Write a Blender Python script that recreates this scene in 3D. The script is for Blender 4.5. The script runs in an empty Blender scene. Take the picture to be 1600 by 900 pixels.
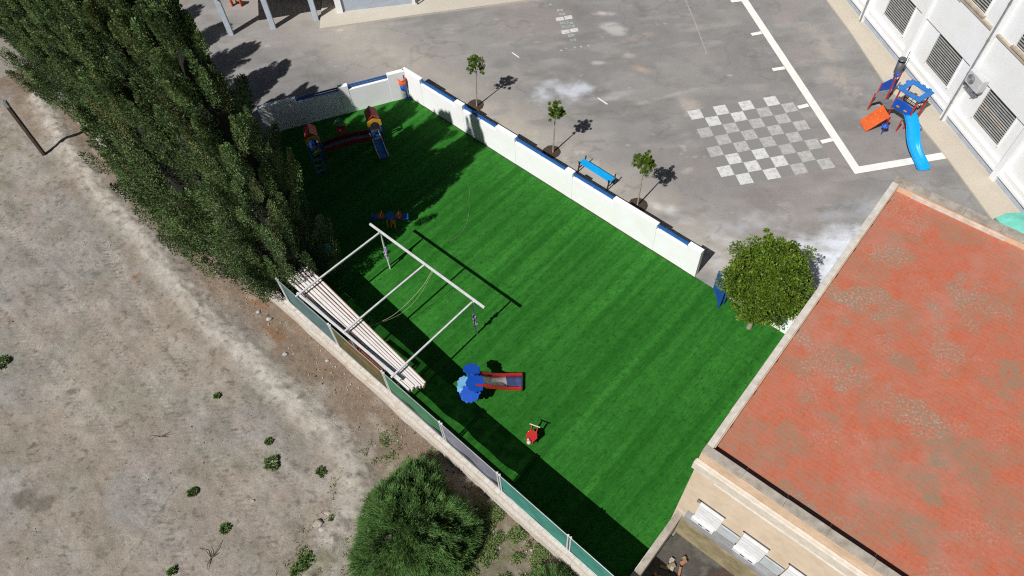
import bpy, math, random
import numpy as np
from mathutils import Vector, Matrix
R = math.radians
random.seed(7); rng = np.random.default_rng(7)
scene = bpy.context.scene
COL = scene.collection

# ---------------------------------------------------------------- camera (drone, 21 m up, tilted 34.8 deg from straight down)
H = 21.0; FPX = 1114.614; TH = 0.60695; RO = -0.0711647
_c, _s = math.cos(TH), math.sin(TH)
_r0 = np.array([1, 0, 0.]); CF = np.array([0, _s, -_c]); _u0 = np.array([0, _c, _s])
CR = math.cos(RO)*_r0 + math.sin(RO)*_u0
CU = -math.sin(RO)*_r0 + math.cos(RO)*_u0
def P(px, py, h=0.0):
    """survey helper: world point at height h that was measured at this place of the photo"""
    d = CF + (px-800)/FPX*CR - (py-450)/FPX*CU
    t = (h-H)/d[2]
    return np.array([d[0]*t, d[1]*t, h])
def V(px, py, h=0.0): return Vector(P(px, py, h))
cam_d = bpy.data.cameras.new('camera'); cam = bpy.data.objects.new('camera', cam_d); COL.objects.link(cam)
M = Matrix.Identity(4)
for i in range(3):
    M[i][0] = CR[i]; M[i][1] = CU[i]; M[i][2] = -CF[i]
M[2][3] = H
cam.matrix_world = M
cam_d.sensor_width = 36; cam_d.lens = FPX/1600*36; cam_d.clip_end = 2000
scene.camera = cam

# ---------------------------------------------------------------- light
AZ, EL = 46.4, 49.2      # shadows fall towards AZ
world = bpy.data.worlds.new('World'); scene.world = world; world.use_nodes = True
wn = world.node_tree.nodes; sky = wn.new('ShaderNodeTexSky'); sky.sky_type = 'NISHITA'; sky.sun_disc = False
sky.sun_elevation = R(EL)
fx, fy = -math.cos(R(AZ)), -math.sin(R(AZ))           # direction towards the sun on the ground
sky.sun_rotation = math.atan2(fx, fy)
world.node_tree.links.new(sky.outputs[0], wn['Background'].inputs[0]); wn['Background'].inputs[1].default_value = 0.028
sd_ = bpy.data.lights.new('sun', 'SUN'); sun = bpy.data.objects.new('sun', sd_); COL.objects.link(sun)
sd_.energy = 5.0; sd_.angle = R(0.5); sd_.color = (1.0, 0.975, 0.94)
dirv = Vector((math.cos(R(AZ))*math.cos(R(EL)), math.sin(R(AZ))*math.cos(R(EL)), -math.sin(R(EL))))
sun.rotation_euler = dirv.to_track_quat('-Z', 'Y').to_euler()
scene.render.engine = 'CYCLES'; scene.cycles.use_denoising = False; scene.cycles.filter_width = 1.15; scene.cycles.sample_clamp_indirect = 3
scene.view_settings.view_transform = 'Standard'; scene.view_settings.look = 'None'; scene.view_settings.exposure = 0

# ---------------------------------------------------------------- numpy noise
def _hash(ix, iy, seed):
    n = (ix.astype(np.int64)*374761393 + iy.astype(np.int64)*668265263 + seed*1442695041) & 0x7fffffff
    n = ((n ^ (n >> 13))*1274126177) & 0x7fffffff
    return ((n ^ (n >> 16)) & 0xffff)/65535.0
def vnoise(x, y, seed=0):
    x = np.asarray(x, float); y = np.asarray(y, float)
    ix, iy = np.floor(x), np.floor(y); fx_, fy_ = x-ix, y-iy
    fx_ = fx_*fx_*(3-2*fx_); fy_ = fy_*fy_*(3-2*fy_)
    a, b, c, d = _hash(ix, iy, seed), _hash(ix+1, iy, seed), _hash(ix, iy+1, seed), _hash(ix+1, iy+1, seed)
    return (a*(1-fx_)+b*fx_)*(1-fy_) + (c*(1-fx_)+d*fx_)*fy_
def fbm(x, y, sc, octv=4, seed=0, gain=.5):
    t = 0; a = 1; s = 0
    for o in range(octv):
        t = t + a*vnoise(x*sc+o*17.3, y*sc-o*9.1, seed+o); s += a; a *= gain; sc *= 2.03
    return t/s
def sstep(a, b, x):
    t = np.clip((x-a)/(b-a), 0, 1); return t*t*(3-2*t)

# ---------------------------------------------------------------- materials
def new_mat(name):
    m = bpy.data.materials.new(name); m.use_nodes = True
    return m, m.node_tree.nodes, m.node_tree.links, m.node_tree.nodes['Principled BSDF']
def _mix(N, L, a, b, fac, mode='MIX'):
    x = N.new('ShaderNodeMix'); x.data_type = 'RGBA'; x.blend_type = mode
    for s, v in ((x.inputs[6], a), (x.inputs[7], b), (x.inputs[0], fac)):
        if hasattr(v, 'is_linked') or hasattr(v, 'node'): L.new(v, s)
        elif isinstance(v, (int, float)): s.default_value = v
        else: s.default_value = (*v, 1) if len(v) == 3 else v
    return x.outputs[2]
def _noise(N, L, scale, detail=4, rough=.55, vec=None, dist=0, out=0):
    n = N.new('ShaderNodeTexNoise'); n.inputs['Scale'].default_value = scale; n.inputs['Detail'].default_value = detail
    n.inputs['Roughness'].default_value = rough; n.inputs['Distortion'].default_value = dist
    if vec is not None: L.new(vec, n.inputs['Vector'])
    return n.outputs[out]
def _ramp(N, L, src, a, b, lo=0., hi=1.):
    r = N.new('ShaderNodeMapRange'); r.inputs[1].default_value = a; r.inputs[2].default_value = b
    r.inputs[3].default_value = lo; r.inputs[4].default_value = hi; L.new(src, r.inputs[0]); return r.outputs[0]
def _coord(N, L, scale=(1, 1, 1), rot=0, kind='Object'):
    t = N.new('ShaderNodeTexCoord'); mp = N.new('ShaderNodeMapping'); L.new(t.outputs[kind], mp.inputs[0])
    mp.inputs['Rotation'].default_value = (0, 0, rot)
    if tuple(scale) == (1, 1, 1): return mp.outputs[0]
    m2 = N.new('ShaderNodeMapping'); L.new(mp.outputs[0], m2.inputs[0]); m2.inputs['Scale'].default_value = scale; return m2.outputs[0]
def _bump(N, L, B, h, strength, dist=.02):
    b = N.new('ShaderNodeBump'); b.inputs['Strength'].default_value = strength; b.inputs['Distance'].default_value = dist
    L.new(h, b.inputs['Height']); L.new(b.outputs[0], B.inputs['Normal'])
def paint(name, c, rough=.5, metal=0, dirt=.18, scale=3., bump=.1, spec=.5):
    """weathered paint / plaster / metal: two scales of noise darken and shift the colour"""
    m, N, L, B = new_mat(name)
    v = _coord(N, L)
    n1 = _ramp(N, L, _noise(N, L, scale, 6, .65, v), .35, .75)
    n2 = _ramp(N, L, _noise(N, L, scale*9, 3, .6, v), .4, .7)
    d = tuple(x*(1-dirt*2.0)*k for x, k in zip(c, (1.0, .96, .88)))
    c1 = _mix(N, L, c, d, n1)
    f = N.new('ShaderNodeMath'); f.operation = 'MULTIPLY'; L.new(n2, f.inputs[0]); f.inputs[1].default_value = dirt
    c2 = _mix(N, L, c1, tuple(x*.55 for x in c), f.outputs[0])
    L.new(c2, B.inputs['Base Color'])
    B.inputs['Roughness'].default_value = rough; B.inputs['Metallic'].default_value = metal; B.inputs['Specular IOR Level'].default_value = spec
    if bump: _bump(N, L, B, _noise(N, L, scale*12, 4, .6, v), bump, .01)
    return m
def leaf_mat(name, dark, light, warm, rough=.6, trans=.25):
    m, N, L, B = new_mat(name)
    a = N.new('ShaderNodeAttribute'); a.attribute_name = 'tone'
    sp = N.new('ShaderNodeSeparateColor'); L.new(a.outputs['Color'], sp.inputs[0])
    c = _mix(N, L, dark, light, sp.outputs[0]); c = _mix(N, L, c, warm, sp.outputs[1])
    L.new(c, B.inputs['Base Color']); B.inputs['Roughness'].default_value = rough; B.inputs['Specular IOR Level'].default_value = .3
    tr = N.new('ShaderNodeBsdfTranslucent'); L.new(c, tr.inputs[0])
    ms = N.new('ShaderNodeMixShader'); ms.inputs[0].default_value = trans
    L.new(B.outputs[0], ms.inputs[1]); L.new(tr.outputs[0], ms.inputs[2]); L.new(ms.outputs[0], N['Material Output'].inputs[0])
    return m
def net_mat(name, c, opac, rough=.8, hatch=0.):
    """sheer woven netting: real see-through cloth (same for every ray)"""
    m, N, L, B = new_mat(name)
    v = _coord(N, L)
    n = _ramp(N, L, _noise(N, L, 2.2, 4, .6, v), .3, .75, .7, 1.15)
    hs = N.new('ShaderNodeHueSaturation'); hs.inputs['Color'].default_value = (*c, 1); L.new(n, hs.inputs['Value'])
    L.new(hs.outputs[0], B.inputs['Base Color']); B.inputs['Roughness'].default_value = rough
    t = N.new('ShaderNodeBsdfTransparent'); ms = N.new('ShaderNodeMixShader')
    L.new(_ramp(N, L, _noise(N, L, 3.1, 5, .6, v), .3, .7, max(0, opac-.07), min(1, opac+.05)), ms.inputs[0])
    L.new(t.outputs[0], ms.inputs[1]); L.new(B.outputs[0], ms.inputs[2]); L.new(ms.outputs[0], N['Material Output'].inputs[0])
    return m

MT = {}
MT['white_wall'] = paint('white_render', (.86, .88, .91), .8, 0, .03, 1.2, .25)
MT['blue_rail'] = paint('blue_rail_paint', (.02, .12, .38), .35, 0, .15, 5, .05)
MT['blue_gate'] = paint('blue_gate_paint', (.02, .10, .42), .4, 0, .15, 5, .05)
MT['white_metal'] = paint('white_metal_paint', (.72, .73, .75), .4, .1, .12, 6, .05)
MT['grey_metal'] = paint('galvanised_metal', (.42, .44, .46), .45, .6, .2, 6, .05)
MT['dark_metal'] = paint('dark_metal_paint', (.05, .055, .065), .45, .5, .2, 6, .05)
MT['mauve'] = paint('mauve_wrap', (.42, .32, .55), .7, 0, .2, 8, .1)
MT['timber_white'] = paint('pale_board', (.74, .75, .76), .7, 0, .08, 3, .2)
MT['timber_tan'] = paint('tan_board_edge', (.40, .19, .11), .75, 0, .25, 3, .2)
MT['timber_cream'] = paint('cream_board', (.55, .46, .27), .75, 0, .2, 3, .2)
MT['timber_red'] = paint('dark_red_beam', (.28, .03, .035), .6, 0, .2, 3, .2)
MT['timber_orange'] = paint('orange_pole', (.50, .13, .05), .6, 0, .2, 3, .2)
MT['bark'] = paint('bark', (.16, .12, .085), .9, 0, .3, 9, .6)
MT['bark_pale'] = paint('pale_bark', (.38, .33, .27), .9, 0, .25, 12, .5)
MT['pole_wood'] = paint('old_pole_wood', (.075, .05, .04), .85, 0, .3, 5, .4)
MT['red'] = paint('red_plastic', (.50, .03, .025), .4, 0, .12, 4, .05)
MT['shade_red'] = paint('shade_darkened_red', (.20, .02, .028), .5, 0, .2, 4, .05)  # red darkened so the bridge sides carry the deep tree shade in their colour
MT['orange'] = paint('orange_plastic', (.72, .13, .035), .4, 0, .12, 4, .05)
MT['yellow'] = paint('yellow_plastic', (.62, .33, .03), .45, 0, .15, 4, .05)
MT['blue'] = paint('blue_plastic', (.012, .09, .48), .4, 0, .12, 4, .05)
MT['sky_blue'] = paint('sky_blue_plastic', (.008, .36, .82), .3, 0, .08, 3, .03)
MT['mid_blue'] = paint('mid_blue_plastic', (.02, .18, .55), .4, 0, .15, 4, .05)
MT['leaf_blue'] = paint('leaf_blue_plastic', (.008, .085, .52), .45, 0, .1, 4, .05)
MT['pale_blue'] = paint('pale_blue_plastic', (.16, .40, .66), .45, 0, .2, 6, .05)
MT['green_toy'] = paint('green_plastic', (.03, .28, .10), .45, 0, .15, 4, .05)
MT['cream'] = paint('cream_plastic', (.62, .58, .48), .5, 0, .12, 4, .05)
MT['slide_grey'] = paint('worn_slide_bed', (.55, .55, .52), .35, .2, .15, 5, .05)
MT['deck_grey'] = paint('grey_deck', (.22, .22, .22), .7, 0, .25, 6, .1)
MT['slide_blue'] = paint('navy_slide_bed', (.06, .09, .22), .35, 0, .25, 8, .05)
MT['black'] = paint('black_rubber', (.02, .02, .022), .7, 0, .2, 6, .1)
MT['bin_grey'] = paint('dark_grey_bin', (.11, .12, .13), .5, .2, .2, 6, .05)
MT['turquoise'] = paint('turquoise_canvas', (.16, .55, .46), .8, 0, .12, 3, .1)
MT['plinth'] = paint('blue_grey_plinth', (.42, .48, .58), .85, 0, .12, 2, .2)
MT['school_white'] = paint('school_white', (.80, .82, .85), .8, 0, .03, .9, .15)
MT['trim_tan'] = paint('tan_trim', (.50, .43, .34), .85, 0, .2, 4, .2)
MT['louvre'] = paint('louvre_slat', (.50, .51, .50), .5, .2, .2, 5, .05)
MT['louvre_pale'] = paint('faded_louvre_slat', (.62, .58, .52), .6, .1, .2, 5, .05)
MT['dark_glass_and_shadow'] = paint('dark_opening_and_shadow', (.015, .017, .02), .3, 0, .1, 3, 0)
MT['ac_white'] = paint('unit_housing', (.62, .63, .64), .5, .1, .1, 6, .03)
MT['column_blue'] = paint('pale_blue_column', (.55, .62, .72), .8, 0, .12, 2, .2)
MT['beige_wall'] = paint('beige_render', (.66, .54, .41), .9, 0, .10, 2.2, .4)
MT['orange_wall'] = paint('peach_parapet', (.64, .47, .33), .9, 0, .14, 2.5, .4)
MT['cornice'] = paint('pale_cornice', (.66, .60, .52), .9, 0, .12, 5, .4)
MT['coping'] = paint('weathered_coping', (.46, .41, .35), .95, 0, .28, 4, .6)
MT['coping_white'] = paint('whitewashed_coping', (.66, .62, .56), .95, 0, .18, 5, .5)
MT['concrete'] = paint('grey_concrete', (.30, .30, .31), .9, 0, .22, 2.5, .4)
MT['ochre'] = paint('mossy_ochre_wall', (.34, .28, .16), .95, 0, .3, 2.5, .5)
MT['shutter'] = paint('white_shutter', (.74, .75, .77), .6, 0, .08, 5, .1)
MT['panel_grey'] = paint('pale_grey_panel', (.50, .55, .58), .7, 0, .12, 4, .1)
MT['stone'] = paint('pale_stone', (.50, .46, .41), .95, 0, .25, 6, .6)
MT['hose'] = paint('pale_hose', (.22, .34, .20), .6, 0, .1, 5, 0)
MT['rope'] = paint('yellowed_rope', (.42, .45, .25), .8, 0, .1, 5, 0)
MT['soil'] = paint('dark_soil', (.075, .05, .038), 1, 0, .35, 12, .9)
MT['net_green'] = net_mat('green_netting', (.05, .19, .09), .98)
MT['net_teal'] = net_mat('teal_netting', (.04, .22, .17), 1.05)
MT['net_grey'] = net_mat('grey_wire_netting', (.20, .20, .25), .98)
MT['net_smoke'] = net_mat('smoky_netting', (.08, .15, .15), .98)
MT['net_olive'] = net_mat('olive_netting', (.16, .14, .06), .62)
MT['net_wire'] = net_mat('thin_wire_mesh', (.3, .32, .33), .30)

# attribute-tinted sheets: 'tone' (rgb) is the measured ground colour, nodes add the fine grain
def sheet_mat(name, neutral, grain, bumpv, rough=.95, extra=None, crisp=0):
    m, N, L, B = new_mat(name)
    a = N.new('ShaderNodeAttribute'); a.attribute_name = 'tone'
    v = _coord(N, L)
    base = a.outputs['Color']
    n1 = _noise(N, L, 1.3, 8, .68, v); n2 = _noise(N, L, 14, 6, .7, v); n3 = _noise(N, L, 70, 3, .7, v)
    g = N.new('ShaderNodeMath'); g.operation = 'MULTIPLY'
    L.new(_ramp(N, L, n1, .25, .75, 1-grain*.8, 1+grain*.8), g.inputs[0]); L.new(_ramp(N, L, n2, .25, .75, 1-grain, 1+grain), g.inputs[1])
    g2 = N.new('ShaderNodeMath'); g2.operation = 'MULTIPLY'; L.new(g.outputs[0], g2.inputs[0]); L.new(_ramp(N, L, n3, .25, .75, 1-grain*1.1, 1+grain*1.1), g2.inputs[1])
    hs = N.new('ShaderNodeHueSaturation'); L.new(base, hs.inputs['Color']); L.new(g2.outputs[0], hs.inputs['Value'])
    c = hs.outputs[0]
    if crisp:
        k1 = _noise(N, L, 9, 10, .82, v, .6); k2 = _noise(N, L, 33, 6, .85, v, .3)
        c = _mix(N, L, c, (.10, .083, .065), _ramp(N, L, k1, .40, .26, 0, crisp)); c = _mix(N, L, c, (.50, .46, .41), _ramp(N, L, k1, .60, .74, 0, crisp*.8))
        c = _mix(N, L, c, (.09, .075, .06), _ramp(N, L, k2, .36, .24, 0, crisp)); c = _mix(N, L, c, (.56, .53, .48), _ramp(N, L, k2, .66, .78, 0, crisp*.8))
    if extra: c = extra(N, L, v, c)
    L.new(c, B.inputs['Base Color']); B.inputs['Roughness'].default_value = rough; B.inputs['Specular IOR Level'].default_value = .25
    ad = N.new('ShaderNodeMath'); ad.operation = 'ADD'; L.new(n2, ad.inputs[0]); L.new(n3, ad.inputs[1])
    _bump(N, L, B, ad.outputs[0], bumpv, .03)
    return m

# ---------------------------------------------------------------- mesh builder
def rotz(a): c, s = math.cos(a), math.sin(a); return Matrix(((c, -s, 0), (s, c, 0), (0, 0, 1)))
class MB:
    def __init__(self): self.v = []; self.f = []; self.m = []; self.sm = []
    def add(self, vs, fs, mi=0, smooth=False):
        o = len(self.v); self.v += [tuple(map(float, p)) for p in vs]
        for f in fs: self.f.append(tuple(i+o for i in f)); self.m.append(mi); self.sm.append(smooth)
        return self
    def hexa(self, b, t, mi=0):
        return self.add(list(b)+list(t), [(3, 2, 1, 0), (4, 5, 6, 7), (0, 1, 5, 4), (1, 2, 6, 5), (2, 3, 7, 6), (3, 0, 4, 7)], mi)
    def box(self, c, s, yaw=0, mi=0, rot=None):
        m = rot if rot is not None else rotz(yaw); c = Vector(c); hx, hy, hz = s[0]/2, s[1]/2, s[2]/2
        p = [c+m@Vector(q) for q in ((-hx, -hy, -hz), (hx, -hy, -hz), (hx, hy, -hz), (-hx, hy, -hz), (-hx, -hy, hz), (hx, -hy, hz), (hx, hy, hz), (-hx, hy, hz))]
        return self.hexa(p[:4], p[4:], mi)
    def fbox(self, F, s0, s1, n0, n1, z0, z1, mi=0):
        """box in a facade frame F=(origin, along, outward)"""
        O, d, n = F
        q = [(s0, n0), (s1, n0), (s1, n1), (s0, n1)]
        b = [(O[0]+d[0]*s+n[0]*k, O[1]+d[1]*s+n[1]*k, z0) for s, k in q]
        t = [(x, y, z1) for x, y, _ in b]
        if d[0]*n[1]-d[1]*n[0] < 0: b = b[::-1]; t = t[::-1]
        return self.hexa(b, t, mi)
    def bar(self, a, b, w, h, mi=0, up=(0, 0, 1)):
        a, b = Vector(a), Vector(b); x = (b-a).normalized(); y = Vector(up).cross(x)
        if y.length < 1e-4: y = Vector((0, 1, 0)).cross(x)
        y.normalize(); z = x.cross(y)
        o = [(-1, -1), (1, -1), (1, 1), (-1, 1)]
        A = [a+y*(w/2*i)+z*(h/2*j) for i, j in o]; Bq = [b+y*(w/2*i)+z*(h/2*j) for i, j in o]
        return self.add(A+Bq, [(3, 2, 1, 0), (4, 5, 6, 7), (0, 1, 5, 4), (1, 2, 6, 5), (2, 3, 7, 6), (3, 0, 4, 7)], mi)
    def tube(self, pts, r, n=8, mi=0, caps=True):
        pts = [Vector(p) for p in pts]; rs = r if isinstance(r, (list, tuple)) else [r]*len(pts)
        vs = []; fs = []; prev = None
        for i, p in enumerate(pts):
            t = (pts[min(i+1, len(pts)-1)]-pts[max(i-1, 0)]).normalized()
            if prev is None: a = t.orthogonal().normalized()
            else: a = (prev-t*prev.dot(t)).normalized()
            prev = a; b = t.cross(a)
            for k in range(n):
                an = 2*math.pi*k/n; vs.append(p+(a*math.cos(an)+b*math.sin(an))*rs[i])
        for i in range(len(pts)-1):
            for k in range(n): fs.append((i*n+k, i*n+(k+1) % n, (i+1)*n+(k+1) % n, (i+1)*n+k))
        self.add(vs, fs, mi, True)
        if caps: self.add(vs[:n], [tuple(range(n))[::-1]], mi); self.add(vs[-n:], [tuple(range(n))], mi)
        return self
    def disc(self, c, r, n=20, mi=0, ry=None, yaw=0, z=None, jit=0):
        ps = []
        for k in range(n):
            a = 2*math.pi*k/n; q = 1+random.uniform(-jit, jit); x, y = r*q*math.cos(a), (ry or r)*q*math.sin(a)
            ps.append((c[0]+x*math.cos(yaw)-y*math.sin(yaw), c[1]+x*math.sin(yaw)+y*math.cos(yaw), c[2]))
        return self.add(ps, [tuple(range(n))], mi)
    def prism(self, poly, z0, z1, mi=0):
        n = len(poly); A = sum(poly[i][0]*poly[(i+1) % n][1]-poly[(i+1) % n][0]*poly[i][1] for i in range(n))
        if A < 0: poly = poly[::-1]
        b = [(p[0], p[1], z0) for p in poly]; t = [(p[0], p[1], z1) for p in poly]
        return self.add(b+t, [tuple(range(n))[::-1], tuple(range(n, 2*n))]+[(i, (i+1) % n, n+(i+1) % n, n+i) for i in range(n)], mi)
    def slab(self, poly3, off, mi=0):
        """extrude a planar 3d polygon by vector off"""
        n = len(poly3); off = Vector(off); a = [Vector(p) for p in poly3]; b = [p+off for p in a]
        return self.add(a+b, [tuple(range(n))[::-1], tuple(range(n, 2*n))]+[(i, (i+1) % n, n+(i+1) % n, n+i) for i in range(n)], mi)
    def ball(self, c, r, mi=0, n=8, sq=(1, 1, 1), jit=0):
        vs = [(c[0], c[1], c[2]-r*sq[2])]; fs = []
        for i in range(1, n):
            ph = math.pi*i/n
            for k in range(n*2):
                a = math.pi*k/n; q = r*(1+random.uniform(-jit, jit))
                vs.append((c[0]+q*sq[0]*math.sin(ph)*math.cos(a), c[1]+q*sq[1]*math.sin(ph)*math.sin(a), c[2]-q*sq[2]*math.cos(ph)))
        vs.append((c[0], c[1], c[2]+r*sq[2])); w = n*2
        for k in range(w):
            fs.append((0, 1+(k+1) % w, 1+k)); fs.append((len(vs)-1, 1+(n-2)*w+k, 1+(n-2)*w+(k+1) % w))
            for i in range(n-2): fs.append((1+i*w+k, 1+i*w+(k+1) % w, 1+(i+1)*w+(k+1) % w, 1+(i+1)*w+k))
        return self.add(vs, fs, mi, True)
    def build(self, name, mats, parent=None, bevel=0):
        me = bpy.data.meshes.new(name); me.from_pydata(self.v, [], self.f)
        if not isinstance(mats, (list, tuple)): mats = [mats]
        for m in mats: me.materials.append(MT[m] if isinstance(m, str) else m)
        me.polygons.foreach_set('material_index', self.m); me.polygons.foreach_set('use_smooth', self.sm); me.update()
        o = bpy.data.objects.new(name, me); COL.objects.link(o)
        if bevel:
            b = o.modifiers.new('edge', 'BEVEL'); b.width = bevel; b.segments = 2; b.limit_method = 'ANGLE'
        return o
def tag(o, label, cat, group=None, kind=None):
    o['label'] = label; o['category'] = cat
    if group: o['group'] = group
    if kind: o['kind'] = kind
    return o
def thing(name, loc, label, cat, group=None):
    o = bpy.data.objects.new(name, None); COL.objects.link(o); o.location = (float(loc[0]), float(loc[1]), float(loc[2]) if len(loc) > 2 else 0)
    o.empty_display_size = .1
    return tag(o, label, cat, group)
def struct(o, label=None, cat=None):
    o['kind'] = 'structure'
    if label: o['label'] = label
    if cat: o['category'] = cat
    return o
def part(name, mb, mats, parent, bevel=0):
    """part geometry is given in world coordinates; parent Empty is unrotated at its location"""
    v = mb.v; loc = parent_world(parent)
    mb.v = [(x-loc[0], y-loc[1], z-loc[2]) for x, y, z in v]
    me = bpy.data.meshes.new(name); me.from_pydata(mb.v, [], mb.f)
    if not isinstance(mats, (list, tuple)): mats = [mats]
    for m in mats: me.materials.append(MT[m] if isinstance(m, str) else m)
    me.polygons.foreach_set('material_index', mb.m); me.polygons.foreach_set('use_smooth', mb.sm); me.update()
    o = bpy.data.objects.new(name, me); COL.objects.link(o); o.parent = parent
    if bevel:
        b = o.modifiers.new('edge', 'BEVEL'); b.width = bevel; b.segments = 2; b.limit_method = 'ANGLE'
    return o
def lpart(name, mb, mats, parent):
    o = mb.build(name, mats); o.parent = parent; return o
def parent_world(p):
    l = Vector((0, 0, 0))
    while p is not None: l += p.location; p = p.parent
    return l
def quad_cloud(name, C, A, Bv, tone, mat, parent=None, loc=(0, 0, 0)):
    """many small leaf faces: centre C, half-axes A and Bv (n x 3); tone n x 3"""
    n = len(C)
    vs = np.stack([C-A-Bv*.55, C+A-Bv*.25, C+A*.35+Bv, C-A*.8+Bv*.6], 1).reshape(-1, 3)-np.array(loc)
    me = bpy.data.meshes.new(name); me.vertices.add(4*n); me.loops.add(4*n); me.polygons.add(n)
    me.vertices.foreach_set('co', vs.ravel()); me.loops.foreach_set('vertex_index', np.arange(4*n, dtype=np.int32))
    me.polygons.foreach_set('loop_start', np.arange(0, 4*n, 4, dtype=np.int32))
    me.materials.append(mat); me.update(calc_edges=True)
    at = me.attributes.new('tone', 'FLOAT_COLOR', 'FACE')
    at.data.foreach_set('color', np.concatenate([tone, np.ones((n, 1))], 1).astype(np.float32).ravel())
    o = bpy.data.objects.new(name, me); COL.objects.link(o); o.parent = parent
    return o
def rand_dirs(n):
    v = rng.normal(size=(n, 3)); return v/np.linalg.norm(v, axis=1, keepdims=True)
def grid_sheet(name, O, du, dv, nu, nv, step, zf, tonef, mat):
    uu, vv = np.meshgrid(np.arange(nu)*step, np.arange(nv)*step, indexing='ij')
    x = O[0]+du[0]*uu+dv[0]*vv; y = O[1]+du[1]*uu+dv[1]*vv; z = zf(x, y)
    me = bpy.data.meshes.new(name)
    me.vertices.add(nu*nv); me.vertices.foreach_set('co', np.stack([x, y, z], -1).ravel())
    idx = np.arange(nu*nv).reshape(nu, nv)
    q = np.stack([idx[:-1, :-1], idx[1:, :-1], idx[1:, 1:], idx[:-1, 1:]], -1).reshape(-1, 4)
    if du[0]*dv[1]-du[1]*dv[0] < 0: q = q[:, ::-1]
    me.loops.add(q.size); me.polygons.add(len(q)); me.loops.foreach_set('vertex_index', q.ravel().astype(np.int32))
    me.polygons.foreach_set('loop_start', np.arange(0, q.size, 4, dtype=np.int32)); me.update(calc_edges=True)
    me.polygons.foreach_set('use_smooth', np.ones(len(q), bool))
    t = tonef(x.ravel(), y.ravel()); at = me.attributes.new('tone', 'FLOAT_COLOR', 'POINT')
    at.data.foreach_set('color', np.concatenate([t, np.ones((len(t), 1))], 1).astype(np.float32).ravel())
    me.materials.append(mat); o = bpy.data.objects.new(name, me); COL.objects.link(o); return o
def lerp(a, b, t): return a+(b-a)*t

# ---------------------------------------------------------------- key lines of the site
FA = P(530, 541, .65)[:2]; FB = P(888, 860, .65)[:2]
fd = (FB-FA)/np.linalg.norm(FB-FA); fn = np.array([-fd[1], fd[0]])      # fn points into the play yard
FENCE = (FA, fd, fn)
WA = P(640, 152)[:2]; WB = P(1085, 433)[:2]; wd = (WB-WA)/np.linalg.norm(WB-WA); wn_ = np.array([wd[1], -wd[0]])
if wn_ @ (FA-WA) < 0: wn_ = -wn_
WALL = (WA, wd, wn_)          # inner (lawn-side) face, wn_ towards the lawn
TA = WA; TB = P(484, 193)[:2]; td = (TB-TA)/np.linalg.norm(TB-TA); tn = np.array([-td[1], td[0]])
if tn @ (FA-TA) < 0: tn = -tn
TOPW = (TA, td, tn)
BC = np.array([4.05, 5.94]); bd = np.array([math.cos(R(-43.0)), math.sin(R(-43.0))]); bn = np.array([bd[1], -bd[0]])   # facade outward (towards camera side)
if bn @ (-BC) < 0: bn = -bn
BLD = (BC, bd, bn)
bl = -bn                        # direction of the long side, away from the facade
SC = P(1347, 35)[:2]; SC2 = P(1551, 284)[:2]; sdv = (SC2-SC)/np.linalg.norm(SC2-SC); sn = np.array([sdv[1], -sdv[0]])
if sn @ (-SC) < 0: sn = -sn
SCH = (SC, sdv, sn)
def along(F, px, py, h): 
    p = P(px, py, h)[:2]; return float((p-F[0])@F[1]), float((p-F[0])@F[2])
def FP(F, s, n=0., z=0.): return Vector((F[0][0]+F[1][0]*s+F[2][0]*n, F[0][1]+F[1][1]*s+F[2][1]*n, z))
def plpath(pts): return [P(*p)[:2] for p in pts]
def dist_poly(x, y, pts):
    d = np.full(x.shape, 1e9)
    for a, b in zip(pts[:-1], pts[1:]):
        ab = b-a; t = np.clip(((x-a[0])*ab[0]+(y-a[1])*ab[1])/(ab@ab), 0, 1)
        d = np.minimum(d, np.hypot(x-a[0]-t*ab[0], y-a[1]-t*ab[1]))
    return d
def blob(x, y, px, py, rx, ry, ang=0, seed=0, soft=.5, nz=.6):
    """soft-edged irregular stain; centre given where it was surveyed, radii in metres"""
    c = P(px, py)[:2]; a = R(ang); dx, dy = x-c[0], y-c[1]
    u = (dx*math.cos(a)+dy*math.sin(a))/rx; v = (-dx*math.sin(a)+dy*math.cos(a))/ry
    r = np.sqrt(u*u+v*v)+(fbm(x, y, 1.6, 4, seed)-.5)*nz*2
    return 1-sstep(1-soft, 1.0, r)

# ================================================================ GROUND: bare earth beside the fence
ridge = plpath([(60, 150), (110, 240), (170, 310), (235, 385), (330, 500), (460, 620), (545, 700), (560, 760), (500, 900)])
trackA = plpath([(160, 380), (215, 470), (300, 590), (400, 700), (470, 760)])
trackB = plpath([(-60, 420), (40, 530), (140, 640), (240, 780), (300, 900)])
trackC = plpath([(-40, 300), (60, 400), (200, 560), (340, 720), (440, 860)])
cableShadowL = plpath([(185, 905), (240, 810), (275, 760), (310, 725)])
def earth_z(x, y):
    v = (x-FA[0])*fn[0]+(y-FA[1])*fn[1]
    z = -.05+.05*(fbm(x, y, .45, 3, 3)-.5)+.035*(fbm(x, y, 2.3, 4, 5)-.5)+.03*(fbm(x, y, 7, 3, 15)-.5)
    d = dist_poly(x, y, ridge); z = z+.17*np.exp(-(d/.50)**2)*(.35+1.2*fbm(x, y, 2.8, 4, 8))+.04*np.exp(-(d/.6)**2)*(fbm(x*fn[0]+y*fn[1], (x*fd[0]+y*fd[1])*.3, 7, 3, 41)-.5)
    for i, t in enumerate((trackA, trackB, trackC)):
        d = dist_poly(x, y, t); s = x*fd[0]+y*fd[1]
        w = np.exp(-(d/.20)**4); z = z-.02*w+.02*w*np.sin(s*30+d*26)
    z = z-.02*sstep(-.3, .3, v)
    return z
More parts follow.
